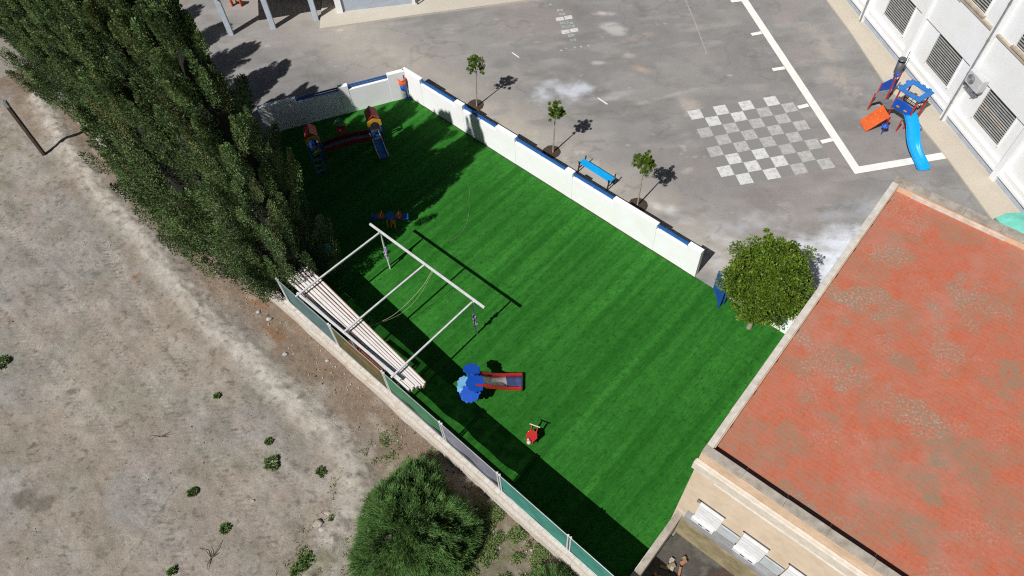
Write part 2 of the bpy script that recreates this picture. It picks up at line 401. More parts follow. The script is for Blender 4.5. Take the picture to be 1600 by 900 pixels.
def earth_tone(x, y):
    base = np.array([.355, .305, .252]); grey = np.array([.325, .305, .282]); pale = np.array([.46, .42, .37]); brown = np.array([.215, .150, .100])
    rust = np.array([.26, .135, .06]); olive = np.array([.255, .245, .195]); pinkish = np.array([.36, .305, .265])
    v = (x-FA[0])*fn[0]+(y-FA[1])*fn[1]
    n1 = fbm(x, y, .5, 5, 21); n2 = fbm(x, y, 1.7, 5, 22); n3 = fbm(x, y, 6, 4, 23)
    t = base[None]*np.ones((len(x), 1))
    mixc = lambda t, c, k: t*(1-k[:, None])+c[None]*k[:, None]
    t = mixc(t, grey, sstep(.42, .62, n1)*.9)
    t = mixc(t, olive, sstep(.5, .68, fbm(x, y, .8, 4, 31))*.55)
    t = mixc(t, pinkish, sstep(.52, .7, fbm(x, y, .9, 5, 33))*.6)
    d = dist_poly(x, y, ridge)
    t = mixc(t, np.array([.25, .20, .15]), np.exp(-((d-.75)/.35)**2)*.5*n2*1.6)
    near = sstep(-2.6, -.7, v+(n2-.5)*1.8)*(1-sstep(.2, .5, v))
    t = mixc(t, brown, near*.80)
    for px, py, rx, ry, sd_k in ((400, 470, .9, .45, 1), (345, 455, .5, .3, 2), (430, 520, .7, .35, 3), (212, 430, .12, .35, 4), (95, 215, .5, .5, 5)):
        t = mixc(t, rust if py != 215 else brown, blob(x, y, px, py, rx, ry, -45, sd_k, .7)*.7)
    t = mixc(t, pale, np.clip(np.exp(-(d/.48)**2)*(.15+1.6*n3), 0, 1)*.95)
    streak = fbm(x*fn[0]+y*fn[1], (x*fd[0]+y*fd[1])*.25, 9, 3, 40)
    t = mixc(t, pale, np.exp(-(d/.6)**2)*sstep(.5, .8, streak)*.6)
    for px, py, rx, ry, sd_k in ((250, 600, 1.6, 1.1, 6), (330, 640, 1.0, .6, 7), (120, 560, 1.3, .5, 8), (100, 620, 1.5, .6, 9), (290, 690, 1.0, .5, 10), (480, 780, .4, 1.1, 12), (20, 250, 1.2, .8, 13)):
        t = mixc(t, pale*.93, blob(x, y, px, py, rx, ry, -50, sd_k, .8, .9)*.5)
    for i, tr in enumerate((trackA, trackB, trackC)):
        dd = dist_poly(x, y, tr); s = x*fd[0]+y*fd[1]
        tread = (np.sin(s*30+dd*26) > .1)*1.0
        t = mixc(t, pale*(.98 if i else 1.03), np.exp(-(dd/.22)**4)*tread*.38*sstep(.35, .55, fbm(x, y, 1.1, 3, 50+i)))
    t = mixc(t, np.array([.15, .14, .10]), (1-sstep(.012, .05, dist_poly(x, y, cableShadowL)))*.5)  # shadow line of a cable, painted dark into the earth colour
    t = mixc(t, np.array([.13, .12, .09]), sstep(.66, .74, fbm(x, y, 5, 3, 60))*.45*sstep(.5, .62, fbm(x, y, .7, 2, 61)))
    for px, py, rx, ry, sd_k in ((105, 452, .22, .12, 70), (47, 408, .10, .06, 71), (110, 610, .2, .12, 72), (60, 790, .5, .3, 73), (35, 780, .4, .5, 74)):
        t = mixc(t, np.array([.12, .105, .08]), blob(x, y, px, py, rx, ry, 20, sd_k, .6, .8)*.6)
    for px, py, rx, ry, sd_k in ((800, 860, 1.6, .6, 81), (760, 880, 1.2, .8, 82), (500, 870, .7, .7, 83), (650, 880, 1.8, 1.2, 84), (740, 800, .8, .9, 85)):
        t = mixc(t, np.array([.15, .15, .075]), blob(x, y, px, py, rx, ry, -45, sd_k, .7, .9)*.6)
    sc_ = fbm((x*fn[0]+y*fn[1])*2.2, (x*fd[0]+y*fd[1])*.8, 1.3, 5, 95)
    t = mixc(t, np.array([.20, .165, .13]), sstep(.55, .75, sc_)*.28); t = mixc(t, np.array([.46, .43, .385]), sstep(.52, .36, sc_)*.0+(1-sstep(.28, .42, sc_))*.30)
    t = mixc(t, np.array([.14, .12, .09]), sstep(.72, .80, fbm(x, y, 8, 2, 97))*.6)
    return t*(.80+.24*n3+.20*fbm(x, y, 2.6, 4, 90))[:, None]
m_earth = sheet_mat('bare_earth', None, .20, 1.0, .98, None, .62)
gO = FA-fd*26-fn*30
gO = FA-fd*24-fn*17.5
o = grid_sheet('dirt_ground', gO, fd, fn, 640, 322, .055, earth_z, earth_tone, m_earth)
struct(o, 'dry rutted bare earth beside the play yard fence', 'dirt ground')
def flat_tone(c): return lambda x, y: np.ones((len(x), 1))*np.array(c)[None]
o = grid_sheet('ground', (-900, -900), (1, 0), (0, 1), 31, 31, 60, lambda x, y: x*0-.22, flat_tone((.30, .27, .23)), m_earth)
struct(o, 'dry plain earth around the school', 'ground')

# ================================================================ ASPHALT school yard
def asph_tone(x, y):
    base = np.array([.222, .216, .212]); mixc = lambda t, c, k: t*(1-k[:, None])+np.array(c)[None]*k[:, None]
    t = np.ones((len(x), 1))*base[None]
    n1 = fbm(x, y, .35, 5, 101); n2 = fbm(x, y, 1.4, 5, 102); n3 = fbm(x, y, 5, 4, 103)
    t = mixc(t, (.275, .262, .250), sstep(.4, .7, n1)*.7)
    t = mixc(t, (.195, .188, .184), sstep(.5, .72, n2)*.5)
    v = (x-WA[0])*wn_[0]+(y-WA[1])*wn_[1]
    t = mixc(t, (.43, .39, .335), np.exp(-((v+1.2)/1.7)**2)*(.30+.7*n2))
    ST = [(895, 140, 1.8, 1.0, 10, (.50, .52, .57), .95), (960, 150, 1.6, .3, 12, (.42, .43, .47), .6), (1000, 108, .5, .4, 0, (.42, .33, .24), .8), (1080, 168, .9, .6, -40, (.42, .36, .31), .7),
          (1325, 398, 2.6, 1.5, 12, (.70, .75, .82), 1.0), (1255, 395, 2.2, 1.0, 20, (.60, .63, .68), .9), (1300, 440, 1.6, 1.2, 0, (.66, .71, .78), 1.0), (930, 270, 1.6, .8, -40, (.43, .39, .34), .7), (1100, 400, 1.5, .7, -40, (.50, .49, .48), .8), (790, 190, 1.2, .6, -40, (.42, .37, .31), .7), (1180, 345, 2.6, .7, 8, (.42, .43, .46), .75), (1340, 330, 1.6, .7, 10, (.40, .42, .47), .6), (1060, 335, 1.3, .45, -35, (.56, .55, .53), .9),
          (1075, 265, .5, .22, 20, (.48, .47, .46), .7), (1130, 370, .9, .4, -30, (.52, .52, .52), .7), (945, 20, .7, .25, 0, (.48, .43, .42), .9), (960, 45, .5, .7, 30, (.46, .45, .43), .8), (975, 88, .7, .22, 10, (.46, .44, .42), .7),
          (935, 98, .35, .15, 0, (.46, .45, .43), .7), (990, 60, 1.2, .3, 10, (.36, .29, .26), .6), (1290, 70, .5, 1.8, 10, (.39, .34, .29), .6), (1310, 120, .6, 1.6, 10, (.37, .33, .29), .6), (1225, 30, 1.2, .7, 0, (.31, .26, .24), .6),
          (800, 120, 1.5, 1.0, 0, (.33, .30, .265), .6), (470, 120, 2.4, 1.0, 10, (.20, .19, .18), .5), (600, 60, 3.2, .8, 6, (.30, .285, .265), .5), (560, 100, 2.2, .5, 6, (.28, .27, .255), .5), (416, 72, .3, .15, 0, (.5, .49, .47), .8),
          (775, 30, .22, .08, 0, (.55, .54, .52), .8), (1150, 470, 2.0, 1.2, 0, (.40, .40, .42), .7), (1000, 370, 1.2, .6, -40, (.45, .41, .35), .7), (830, 215, .9, .5, -40, (.40, .37, .31), .7), (1440, 330, .5, 1.5, 10, (.33, .31, .29), .5),
          (532, 47, .35, .12, 10, (.5, .46, .39), .9), (905, 165, 1.2, .12, 8, (.42, .40, .37), .6), (1045, 150, 1.8, .15, 14, (.40, .38, .35), .5), (1400, 260, .3, .6, 0, (.30, .25, .2), .4)]
    for i, (px, py, rx, ry, an, c, k) in enumerate(ST):
        t = mixc(t, c, blob(x, y, px, py, rx, ry, an, 200+i, .8, .8)*k*np.clip(.45+1.3*sstep(.25, .75, fbm(x, y, 4.5, 5, 600+i)), 0, 1))
    sp = sstep(.76, .82, fbm(x, y, 2.7, 4, 310))*sstep(.5, .65, fbm(x, y, .6, 3, 311))
    t = mixc(t, (.44, .42, .40), sp*.7)
    lo = fbm(x*.8+y*.3, y*2.2-x*.2, .8, 5, 330); t = mixc(t, (.33, .31, .29), sstep(.52, .8, lo)*.6); t = mixc(t, (.165, .160, .155), sstep(.55, .8, fbm(x, y*1.8, .7, 5, 331))*.5)
    t = mixc(t, (.29, .25, .23), sstep(.58, .78, fbm(x, y, .3, 4, 333))*.4)
    cr = 1-sstep(.0, .012, np.abs(fbm(x, y, .35, 4, 320)-.5)); t = mixc(t, (.12, .115, .11), cr*.35)
    return t
m_asph = sheet_mat('worn_asphalt', None, .10, .35, .95)
aO = FP(FENCE, -22, .1); 
o = grid_sheet('asphalt_yard', (aO.x, aO.y), fd, fn, 513, 513, .09, lambda x, y: x*0, asph_tone, m_asph)
struct(o, 'worn dusty grey asphalt of the school yard', 'asphalt yard')

# ================================================================ LAWN (artificial turf)
def lawn_extra():
    m, N, L, B = new_mat('artificial_turf')
    v = _coord(N, L); ang = math.atan2(fn[1], fn[0])
    vr = _coord(N, L, (1, 1, 1), -ang)
    sx = N.new('ShaderNodeSeparateXYZ'); L.new(vr, sx.inputs[0])
    # broad bands across the yard where the pile was brushed one way and the other
    ds = _noise(N, L, .55, 4, .6, v); mu = N.new('ShaderNodeMath'); mu.operation = 'MULTIPLY_ADD'; L.new(ds, mu.inputs[0]); mu.inputs[1].default_value = .40; L.new(sx.outputs[1], mu.inputs[2])
    w = N.new('ShaderNodeMath'); w.operation = 'MULTIPLY'; L.new(mu.outputs[0], w.inputs[0]); w.inputs[1].default_value = 11
    si = N.new('ShaderNodeMath'); si.operation = 'SINE'; L.new(w.outputs[0], si.inputs[0])
    band = _ramp(N, L, _noise(N, L, 1.0, 3, .6, _coord(N, L, (.07, 2.3, 1), -ang)), .38, .62, 0, 1)
    st = _noise(N, L, 1.0, 6, .7, _coord(N, L, (.9, 6.5, 1), -ang)); st2 = _noise(N, L, 2.6, 6, .75, v); fine = _noise(N, L, 30, 4, .8, _coord(N, L, (.8, 1.5, 1), -ang))
    big = _noise(N, L, .35, 3, .5, v)
    str2 = _noise(N, L, 5.5, 6, .75, _coord(N, L, (.55, 5.0, 1), -ang+.12)); clump = _noise(N, L, 7, 5, .75, v); tiny = _noise(N, L, 55, 3, .8, v)
    c = _mix(N, L, (.018, .105, .012), (.046, .235, .028), _ramp(N, L, st2, .28, .72))
    c = _mix(N, L, c, (.060, .27, .048), _ramp(N, L, str2, .46, .70, 0, .95))
    b2 = N.new('ShaderNodeMath'); b2.operation = 'MULTIPLY'; L.new(band, b2.inputs[0]); b2.inputs[1].default_value = .60
    c = _mix(N, L, c, (.006, .070, .005), b2.outputs[0])
    c = _mix(N, L, c, (.004, .038, .004), _ramp(N, L, clump, .47, .30, 0, .75))
    c = _mix(N, L, c, (.004, .034, .004), _ramp(N, L, fine, .46, .32, 0, .75))
    c = _mix(N, L, c, (.050, .27, .035), _ramp(N, L, fine, .58, .76, 0, .55))
    c = _mix(N, L, c, (.10, .30, .07), _ramp(N, L, tiny, .66, .80, 0, .5))
    c = _mix(N, L, c, (.010, .085, .008), _ramp(N, L, big, .3, .7, 0, .35))
    L.new(c, B.inputs['Base Color']); B.inputs['Roughness'].default_value = .9; B.inputs['Specular IOR Level'].default_value = .08
    _bump(N, L, B, tiny, .5, .02)
    return m
m_lawn = lawn_extra()
lw = MB()
pl = [FP(FENCE, -9, .06), FP(FENCE, 12, .06), FP(BLD, 0, -.0)-Vector((bl[0]*6, bl[1]*6, 0)), FP(BLD, 0), FP(BLD, 0, -7.75), FP(WALL, 15.3, -.02), FP(WALL, 0, -.02), FP(TOPW, 5.6, -.02)]
lw.add([(p.x, p.y, .012) for p in pl], [tuple(range(len(pl)))])
o = lw.build('lawn', m_lawn); struct(o, 'bright green artificial turf of the play yard', 'lawn')
mb = MB(); mb.fbox(WALL, 0, 15.05, .0, .035, .0, .018); struct(mb.build('lawn_base_strip', MT['soil']), 'thin dark strip between lawn and white wall', 'base_strip')  # thin dark strip along the foot of the white wall

# ================================================================ painted markings
m_line = paint('road_paint', (.78, .78, .76), .8, 0, .07, 3, .1)
def worn_paint(name, c, lo, hi):
    m, N, L, B = new_mat(name); v = _coord(N, L)
    n = _noise(N, L, 5, 8, .75, v)
    cc = _mix(N, L, (.24, .23, .22), c, _ramp(N, L, n, lo, hi)); L.new(cc, B.inputs['Base Color']); B.inputs['Roughness'].default_value = .9; return m
m_w1 = worn_paint('worn_white_paint', (.60, .60, .59), .26, .52); m_w2 = worn_paint('very_worn_white_paint', (.46, .455, .445), .30, .62)
m_w3 = worn_paint('grey_filled_paint', (.215, .21, .205), .1, .3); m_w4 = worn_paint('faded_teal_paint', (.30, .40, .36), .35, .6); m_w5 = worn_paint('faded_pink_paint', (.42, .36, .34), .35, .6)
def stroke(mb, pts, w, z, mi=0):
    pts = [Vector((p[0], p[1], z)) for p in pts]
    L_, R_ = [], []
    for i, p in enumerate(pts):
        a = (p-pts[i-1]).normalized() if i else None; b = (pts[i+1]-p).normalized() if i < len(pts)-1 else None
        t = ((a or b)+(b or a)).normalized(); n = Vector((-t.y, t.x, 0)); k = 1/max(.5, n.dot(Vector((-(b or a).y, (b or a).x, 0))))
        L_.append(p+n*w/2*k); R_.append(p-n*w/2*k)
    for i in range(len(pts)-1): mb.add([R_[i], R_[i+1], L_[i+1], L_[i]], [(0, 1, 2, 3)], mi)
mk = MB()
stroke(mk, [P(1120, -60), P(1163, 0), P(1339, 266), P(1475, 243)], .34, .005)
for (a, b) in (((1174, 54), (1190, 51)), ((1207, 109), (1226, 106)), ((1247, 168), (1263, 164)), ((1283, 222), (1300, 218)), ((1142, 2), (1160, 0))):
    stroke(mk, [P(*a), P(*b)], .20, .0055)
struct(mk.build('court_line', m_line), 'solid white painted court boundary line with short ticks', 'painted line')
mk = MB()
ban = R(8.359); bo = np.array([7.980, 23.0915]); bs = .56635
e1 = np.array([math.cos(ban), math.sin(ban)])*bs; e2 = np.array([math.sin(ban), -math.cos(ban)])*bs
for i in range(8):
    for j in range(8):
        a = bo+e1*i+e2*j; g = .012
        q = [a+e1*g+e2*g, a+e1*g+e2*(1-g), a+e1*(1-g)+e2*(1-g), a+e1*(1-g)+e2*g]
        white = (i+j) % 2 == 0
        br = {(2, 6), (3, 5), (1, 7), (3, 7), (0, 6), (1, 5), (4, 6), (4, 5), (2, 5)}
        mi = 2 if not white else (0 if ((i, j) in br or j == 0 or (i, j) in ((1, 1), (3, 1))) else 1)
        if not white and (i in (0,) and j in (0, 1)): mi = 2
        mk.add([(p[0], p[1], .005) for p in q], [(0, 1, 2, 3)], mi)
struct(mk.build('checkerboard_marking', [m_w1, m_w2, m_w3]), 'painted white and grey checkerboard on the asphalt', 'painted board')
mk = MB()
def cell(cx, cy, w, h, an, mi, rim=None):
    c = P(cx, cy); a = R(an); u = np.array([math.cos(a), math.sin(a)]); v2 = np.array([-math.sin(a), math.cos(a)])
    q = [(c[0]+u[0]*x+v2[0]*y, c[1]+u[1]*x+v2[1]*y, .005) for x, y in ((-w/2, -h/2), (w/2, -h/2), (w/2, h/2), (-w/2, h/2))]
    mk.add(q, [(0, 1, 2, 3)], mi)
    if rim is not None:
        q = [(c[0]+u[0]*x+v2[0]*y, c[1]+u[1]*x+v2[1]*y, .009) for x, y in ((-w/2+.06, -h/2+.06), (w/2-.06, -h/2+.06), (w/2-.06, h/2-.06), (-w/2+.06, h/2-.06))]
        mk.add(q, [(0, 1, 2, 3)], rim)
for cx, cy in ((875, 29.8), (888, 27.3)): cell(cx, cy, .38, .28, 8, 0)
for cx, cy in ((883.5, 49.8), (897, 47.2)): cell(cx, cy, .38, .28, 8, 0)
for cx, cy, mi in ((875, 16, 1), (878.5, 22, 1), (884, 35.5, 3), (887, 41.5, 3), (892, 55.5, 1), (895.5, 62.5, 3)): cell(cx, cy, .28, .18, 8, mi, 2)
for cx, cy in ((877, 36), (893, 36), (880, 42), (896, 41)): cell(cx, cy, .14, .2, 8, 3)
for cx, cy in ((885, 75.5), (898, 74), (908, 73), (919.5, 71), (860, 7), (877, 79)): cell(cx, cy, .11, .10, 20, 1)
struct(mk.build('hopscotch_marking', [m_w1, m_w2, m_w3, m_w4]), 'faded white and teal painted hopscotch', 'painted hopscotch')
mk = MB()
stroke(mk, [P(1071, 0), P(1088, 40), P(1105, 86)], .05, .005, 0)
stroke(mk, [P(800, 82), P(811, 90)], .06, .005, 1); stroke(mk, [P(934, 153), P(949, 163)], .07, .005, 1)
struct(mk.build('faded_line', [m_w5, m_line]), 'thin faded lines on the asphalt', 'painted line')

# ================================================================ pavements
m_pave = sheet_mat('beige_concrete_paving', None, .07, .3, .95)
def pave_tone(c, seed):
    def f(x, y):
        n = fbm(x, y, .9, 5, seed); m2 = fbm(x, y, .4, 3, seed+4)
        return np.array(c)[None]*(.82+.36*n)[:, None]*(1-.12*sstep(.5, .7, m2))[:, None]
    return f
def kerbed(name, poly, tone, z1, label, seed):
    """raised slab: procedural top sheet tone through a plain prism"""
    mb = MB(); mb.prism([tuple(p[:2]) for p in poly], -.1, z1)
    o = mb.build(name, m_pave); me = o.data
    at = me.attributes.new('tone', 'FLOAT_COLOR', 'POINT')
    for d in at.data: d.color = (*tone, 1)
    return struct(o, label, 'pavement')
e = [P(*p)[:2] for p in ((1290, 0), (1327, 50), (1377, 125), (1475, 243), (1535, 325))]
dirp = e[-1]-e[-2]; dirp = dirp/np.linalg.norm(dirp); d0 = (e[1]-e[0])/np.linalg.norm(e[1]-e[0])
outer = [e[0]-d0*8]+e+[e[-1]+dirp*9]
poly = [tuple(p) for p in outer]+[tuple(FP(SCH, 22, -.1)[:2]), tuple(FP(SCH, -9, -.1)[:2])]
kerbed('pavement', poly, (.50, .445, .365), .07, 'beige concrete pavement along the white school building', 1)
tp = [P(500, 47)[:2], P(640, 27)[:2], P(820, 3)[:2]]; dt = (tp[2]-tp[0])/np.linalg.norm(tp[2]-tp[0])
poly = [tuple(tp[0]), tuple(tp[1]), tuple(tp[2]), tuple(tp[2]+dt*1.2), tuple(tp[2]+dt*1.2+np.array([-.12, 3.5])), tuple(tp[0]+np.array([-.12, 3.5]))]
kerbed('pavement', poly, (.50, .46, .39), .10, 'pale concrete pavement in front of the blue plinth building', 2)

# ================================================================ WHITE WALLS with blue rails
def yard_wall(name, F, segs, thick, hw, hp, label, s_end, nsign=-1):
    t = thing(name, FP(F, s_end/2), label, 'wall')
    for kind, a, b in segs:
        if kind == 'w':
            mb = MB(); mb.fbox(F, a, b, nsign*thick, 0, -.05, hp); part('wall_panel', mb, 'white_wall', t, .012)
        else:
            mb = MB(); mb.fbox(F, a, b, nsign*(thick-.02), -nsign*-.01, -.05, hw); part('low_wall_panel', mb, 'white_wall', t, .01)
            mb = MB(); y = nsign*thick*.5
            y = nsign*thick*.62; mb.fbox(F, a, b, y-.03, y+.03, hw+.12, hw+.17); mb.fbox(F, a, b, y-.018, y+.018, hw+.03, hw+.07)
            n = max(1, int((b-a)/.9))
            for k in range(n+1):
                s = a+.05+(b-a-.1)*k/n; mb.fbox(F, s-.02, s+.02, y-.018, y+.018, hw-.01, hw+.13)
            part('rail', mb, 'blue_rail', t)
    return t
HP, HW = 1.42, 1.19
xs = [0]+[along(WALL, x, y, HP)[0] for x, y in ((657, 124), (707, 160), (720, 167), (772, 199), (804, 216), (881, 266), (893, 273), (955, 313), (1024, 355), (1074, 383))]+[along(WALL, 1085, 433, 0)[0]]
kinds = 'wrwrwrwrwrw'
yard_wall('white_wall', WALL, [(k, xs[i]-(.22 if i == 0 else 0), xs[i+1]) for i, k in enumerate(kinds)], .2, HW, HP, 'long low white wall with blue rails between lawn and asphalt yard', xs[-1])
ts = [.0]+[along(TOPW, x, y, HP)[0] for x, y in ((605, 119), (544, 137), (529, 141), (462, 157), (442, 163))]
ts = [.0, ts[1], ts[2], ts[3], ts[4], ts[4]+1.6]
yard_wall('white_wall', TOPW, [(k, ts[i], ts[i+1]) for i, k in enumerate('wrwrw')], .2, HW, HP, 'short white wall with blue rails behind the shaded play towers', ts[-1])
t = thing('white_wall', FP(WALL, 19), 'short white wall stub between round tree and red roof', 'wall')
a0 = along(WALL, 1208, 510, 0)[0]
mb = MB(); mb.fbox(WALL, a0-.1, a0+1.05, -.2, 0, -.05, 1.30); part('wall_panel', mb, 'white_wall', t, .01)
mb = MB(); mb.fbox(WALL, a0-.13, a0+1.05, -.23, .03, 1.303, 1.36); part('coping', mb, 'white_wall', t, .01)
# gate post and gate leaf
gp = P(1139, 424, 1.42); gq = along(WALL, 1139, 424, 1.42)
t = thing('gate_post', (gp[0], gp[1], 0), 'white gate post half hidden by the round tree', 'gate post')
mb = MB(); mb.box((gp[0], gp[1], .68), (.30, .24, 1.40), math.atan2(wd[1], wd[0])); part('post', mb, 'white_wall', t, .01)
ga, gb = V(1115, 452), V(1122, 481)
t = thing('gate', ga, 'blue slatted gate leaf standing open beside the round tree', 'gate')
mb = MB(); up = Vector((0, 0, 1))
for p in (ga, gb): mb.bar(p+up*.02, p+up*1.08, .05, .05)
for z in (.12, 1.03): mb.bar(ga+up*z, gb+up*z, .04, .05)
part('gate_frame', mb, 'blue_gate', t)
mb = MB()
for k in range(1, 12): q = ga.lerp(gb, k/12); mb.bar(q+up*.1, q+up*1.05, .035, .02)
part('slat_panel', mb, 'blue_gate', t)
mb = MB()
q = ga.lerp(gb, .5)+Vector((.12, .02, 0)); 
for k in range(7): q2 = ga.lerp(gb, (k+.5)/7)+Vector((.10+.012*k, .03, 0)); mb.bar(q2+up*.06, q2+up*1.0, .05, .02)
part('board', mb, 'blue_gate', t)

# ================================================================ FENCE along the dirt
def wall_masonry():
    m, N, L, B = new_mat('flaking_masonry'); v = _coord(N, L)
    n1 = _noise(N, L, 1.1, 6, .7, v); n2 = _noise(N, L, 6, 6, .75, v); n3 = _noise(N, L, 25, 4, .7, v)
    c = _mix(N, L, (.50, .44, .37), (.56, .53, .48), _ramp(N, L, n1, .35, .6))
    c = _mix(N, L, c, (.46, .29, .17), _ramp(N, L, n1, .56, .66, 0, .8))
    c = _mix(N, L, c, (.20, .15, .11), _ramp(N, L, n2, .58, .72, 0, .7))
    c = _mix(N, L, c, (.68, .66, .62), _ramp(N, L, n3, .58, .75, 0, .6))
    L.new(c, B.inputs['Base Color']); B.inputs['Roughness'].default_value = .95; _bump(N, L, B, n2, .9, .06); return m
m_mas = wall_masonry()
bf = thing('boundary_fence', FP(FENCE, 0), 'long boundary fence of netting panels on a low flaking masonry wall', 'fence')
def wobble_wall(F, s0, s1, n0, n1, z0, z1, amp, step=.22):
    mb = MB(); S = np.arange(s0, s1+step, step); prev = None; vs = []
    for s in S:
        a = (float(fbm(np.array([s]), np.array([0.]), 1.3, 3, 9)[0])-.5)*amp; b = (float(fbm(np.array([s]), np.array([5.]), 1.7, 3, 12)[0])-.5)*amp
        vs += [FP(F, s, n0+a, z0), FP(F, s, n0+a*.6, z1+b*.6), FP(F, s, n1, z1+b*.4), FP(F, s, n1, z0)]
    fs = []
    for i in range(len(S)-1):
        o = 4*i
        for k in range(3): fs.append((o+k, o+k+1, o+k+5, o+k+4))
    mb.add(vs, fs); return mb
part('base_wall', wobble_wall(FENCE, -16, 13, -.24, .05, -.2, .42, .07), m_mas, bf)
mb = wobble_wall(FENCE, -4.2, 13, -.13, .04, .43, .60, .04); part('wall_top', mb, m_mas, bf)
mb = MB()
for i in range(74):
    s = -4.0+i*.23; mb.box(FP(FENCE, s, -.045+random.uniform(-.01, .01), .615+random.uniform(-.006, .006)), (.225, .15, .045), math.atan2(fd[1], fd[0])+random.uniform(-.02, .02))
part('coping', mb, 'coping_white', bf)
ps = [along(FENCE, x, y, .62)[0] for x, y in ((451, 472), (530, 541), (611, 612), (696, 690), (784, 765), (888, 860))]
ps.append(ps[-1]+2.75); ps.append(ps[-1]+2.75)
for s in ps:
    for k in (-.045, .045):
        mb = MB(); mb.tube([FP(FENCE, s+k, 0, .55), FP(FENCE, s+k, 0, 1.97)], .024, 8); mb.box(FP(FENCE, s+k, 0, 1.98), (.06, .06, .03)); part('post', mb, 'white_metal', bf)
nets = ['net_smoke', 'net_olive', 'net_green', 'net_grey', 'net_teal', 'net_teal', 'net_teal']
for i in range(7):
    a, b = ps[i]+.0, ps[i+1]-.0
    mb = MB(); z0 = .64
    def P_(s, z, k): return FP(FENCE, s, .012+.02*math.sin(s*5+z*3)*k, z)
    ns = 16; lo = z0 if i not in (2, 3) else .98
    zs = [lo+(1.93-lo)*j/6 for j in range(7)]
    vs = [P_(a+(b-a)*k/ns, z-(.07*math.sin(math.pi*k/ns) if (j == 0 and i in (2, 3)) else 0), 1) for j, z in enumerate(zs) for k in range(ns+1)]
    fs = [(j*(ns+1)+k, j*(ns+1)+k+1, (j+1)*(ns+1)+k+1, (j+1)*(ns+1)+k) for j in range(6) for k in range(ns)]
    mb.add(vs, fs, 0, True)
    part('netting', mb, nets[i], bf)
    if i in (2, 3):
        mb = MB(); mb.add([FP(FENCE, a, .0, z0), FP(FENCE, b, .0, z0), FP(FENCE, b, .0, .96), FP(FENCE, a, .0, .96)], [(0, 1, 2, 3)]); part('wire_mesh', mb, 'net_wire', bf)
    mb = MB()
    for z in (.67, 1.95): mb.tube([FP(FENCE, a, 0, z), FP(FENCE, b, 0, z)], .018, 6)
    for s in (a, b): mb.tube([FP(FENCE, s, 0, .67), FP(FENCE, s, 0, 1.95)], .014, 6)
    part('panel_frame', mb, 'grey_metal', bf)

# ================================================================ end wall by the red roofed building
ed = np.array([math.cos(R(-133.9)), math.sin(R(-133.9))]); en = np.array([-ed[1], ed[0]])
if en @ bd > 0: en = -en        # towards the lawn
END = (P(1060, 802)[:2]+ed*.35, ed, en)
t = thing('end_wall', FP(END, 2), 'sloping white wall with grey coping between lawn and building', 'wall')
mb = MB()
L2 = 5.2
def zt(s): return 1.30-.05*s
vs = [FP(END, 0, 0, -.1), FP(END, L2, 0, -.1), FP(END, L2, -.17, -.1), FP(END, 0, -.17, -.1), FP(END, 0, 0, zt(0)), FP(END, L2, 0, zt(L2)), FP(END, L2, -.17, zt(L2)), FP(END, 0, -.17, zt(0))]
mb.hexa(vs[:4][::-1], vs[4:][::-1]); part('wall_face', mb, 'white_wall', t)
mb = MB(); vs = [FP(END, s, n, zt(s)+z) for z in (.004, .06) for s, n in ((0, .0), (L2, -.03), (L2, -.21), (0, -.19))]
mb.hexa(vs[:4][::-1], vs[4:][::-1]); part('coping', mb, 'coping', t)
t = thing('railing', FP(END, 3.2, .4), 'dark metal railing in the bottom corner of the lawn', 'railing')
for k, (s0_, s1_, nn) in enumerate(((2.75, 4.6, .45), (2.75, 4.6, .28))):
    mb = MB()
    for z in (.25, .5, .75): mb.tube([FP(END, s0_, nn, z), FP(END, s1_, nn, z)], .018, 6)
    part('rail', mb, 'dark_metal', t)
for s in (2.75, 3.7, 4.6):
    for nn in (.45, .28): mb = MB(); mb.tube([FP(END, s, nn, 0), FP(END, s, nn, .8)], .02, 6); part('post', mb, 'dark_metal', t)
mb = MB(); c = FP(END, 3.05, .12, .55); t = thing('electric_box', (c.x, c.y, 0), 'small white box on the end wall by the lawn corner', 'box')
mb.box(c+Vector((0, 0, .5)), (.22, .34, .28), R(-131.5)); part('housing', mb, 'ac_white', t, .01)
mb = MB(); mb.box(c+Vector((0, 0, .66)), (.26, .38, .035), R(-131.5)); part('lid', mb, 'shutter', t)
mb = MB(); mb.tube([c*1.0, c+Vector((0, 0, .37))], .03); part('bracket', mb, 'grey_metal', t)

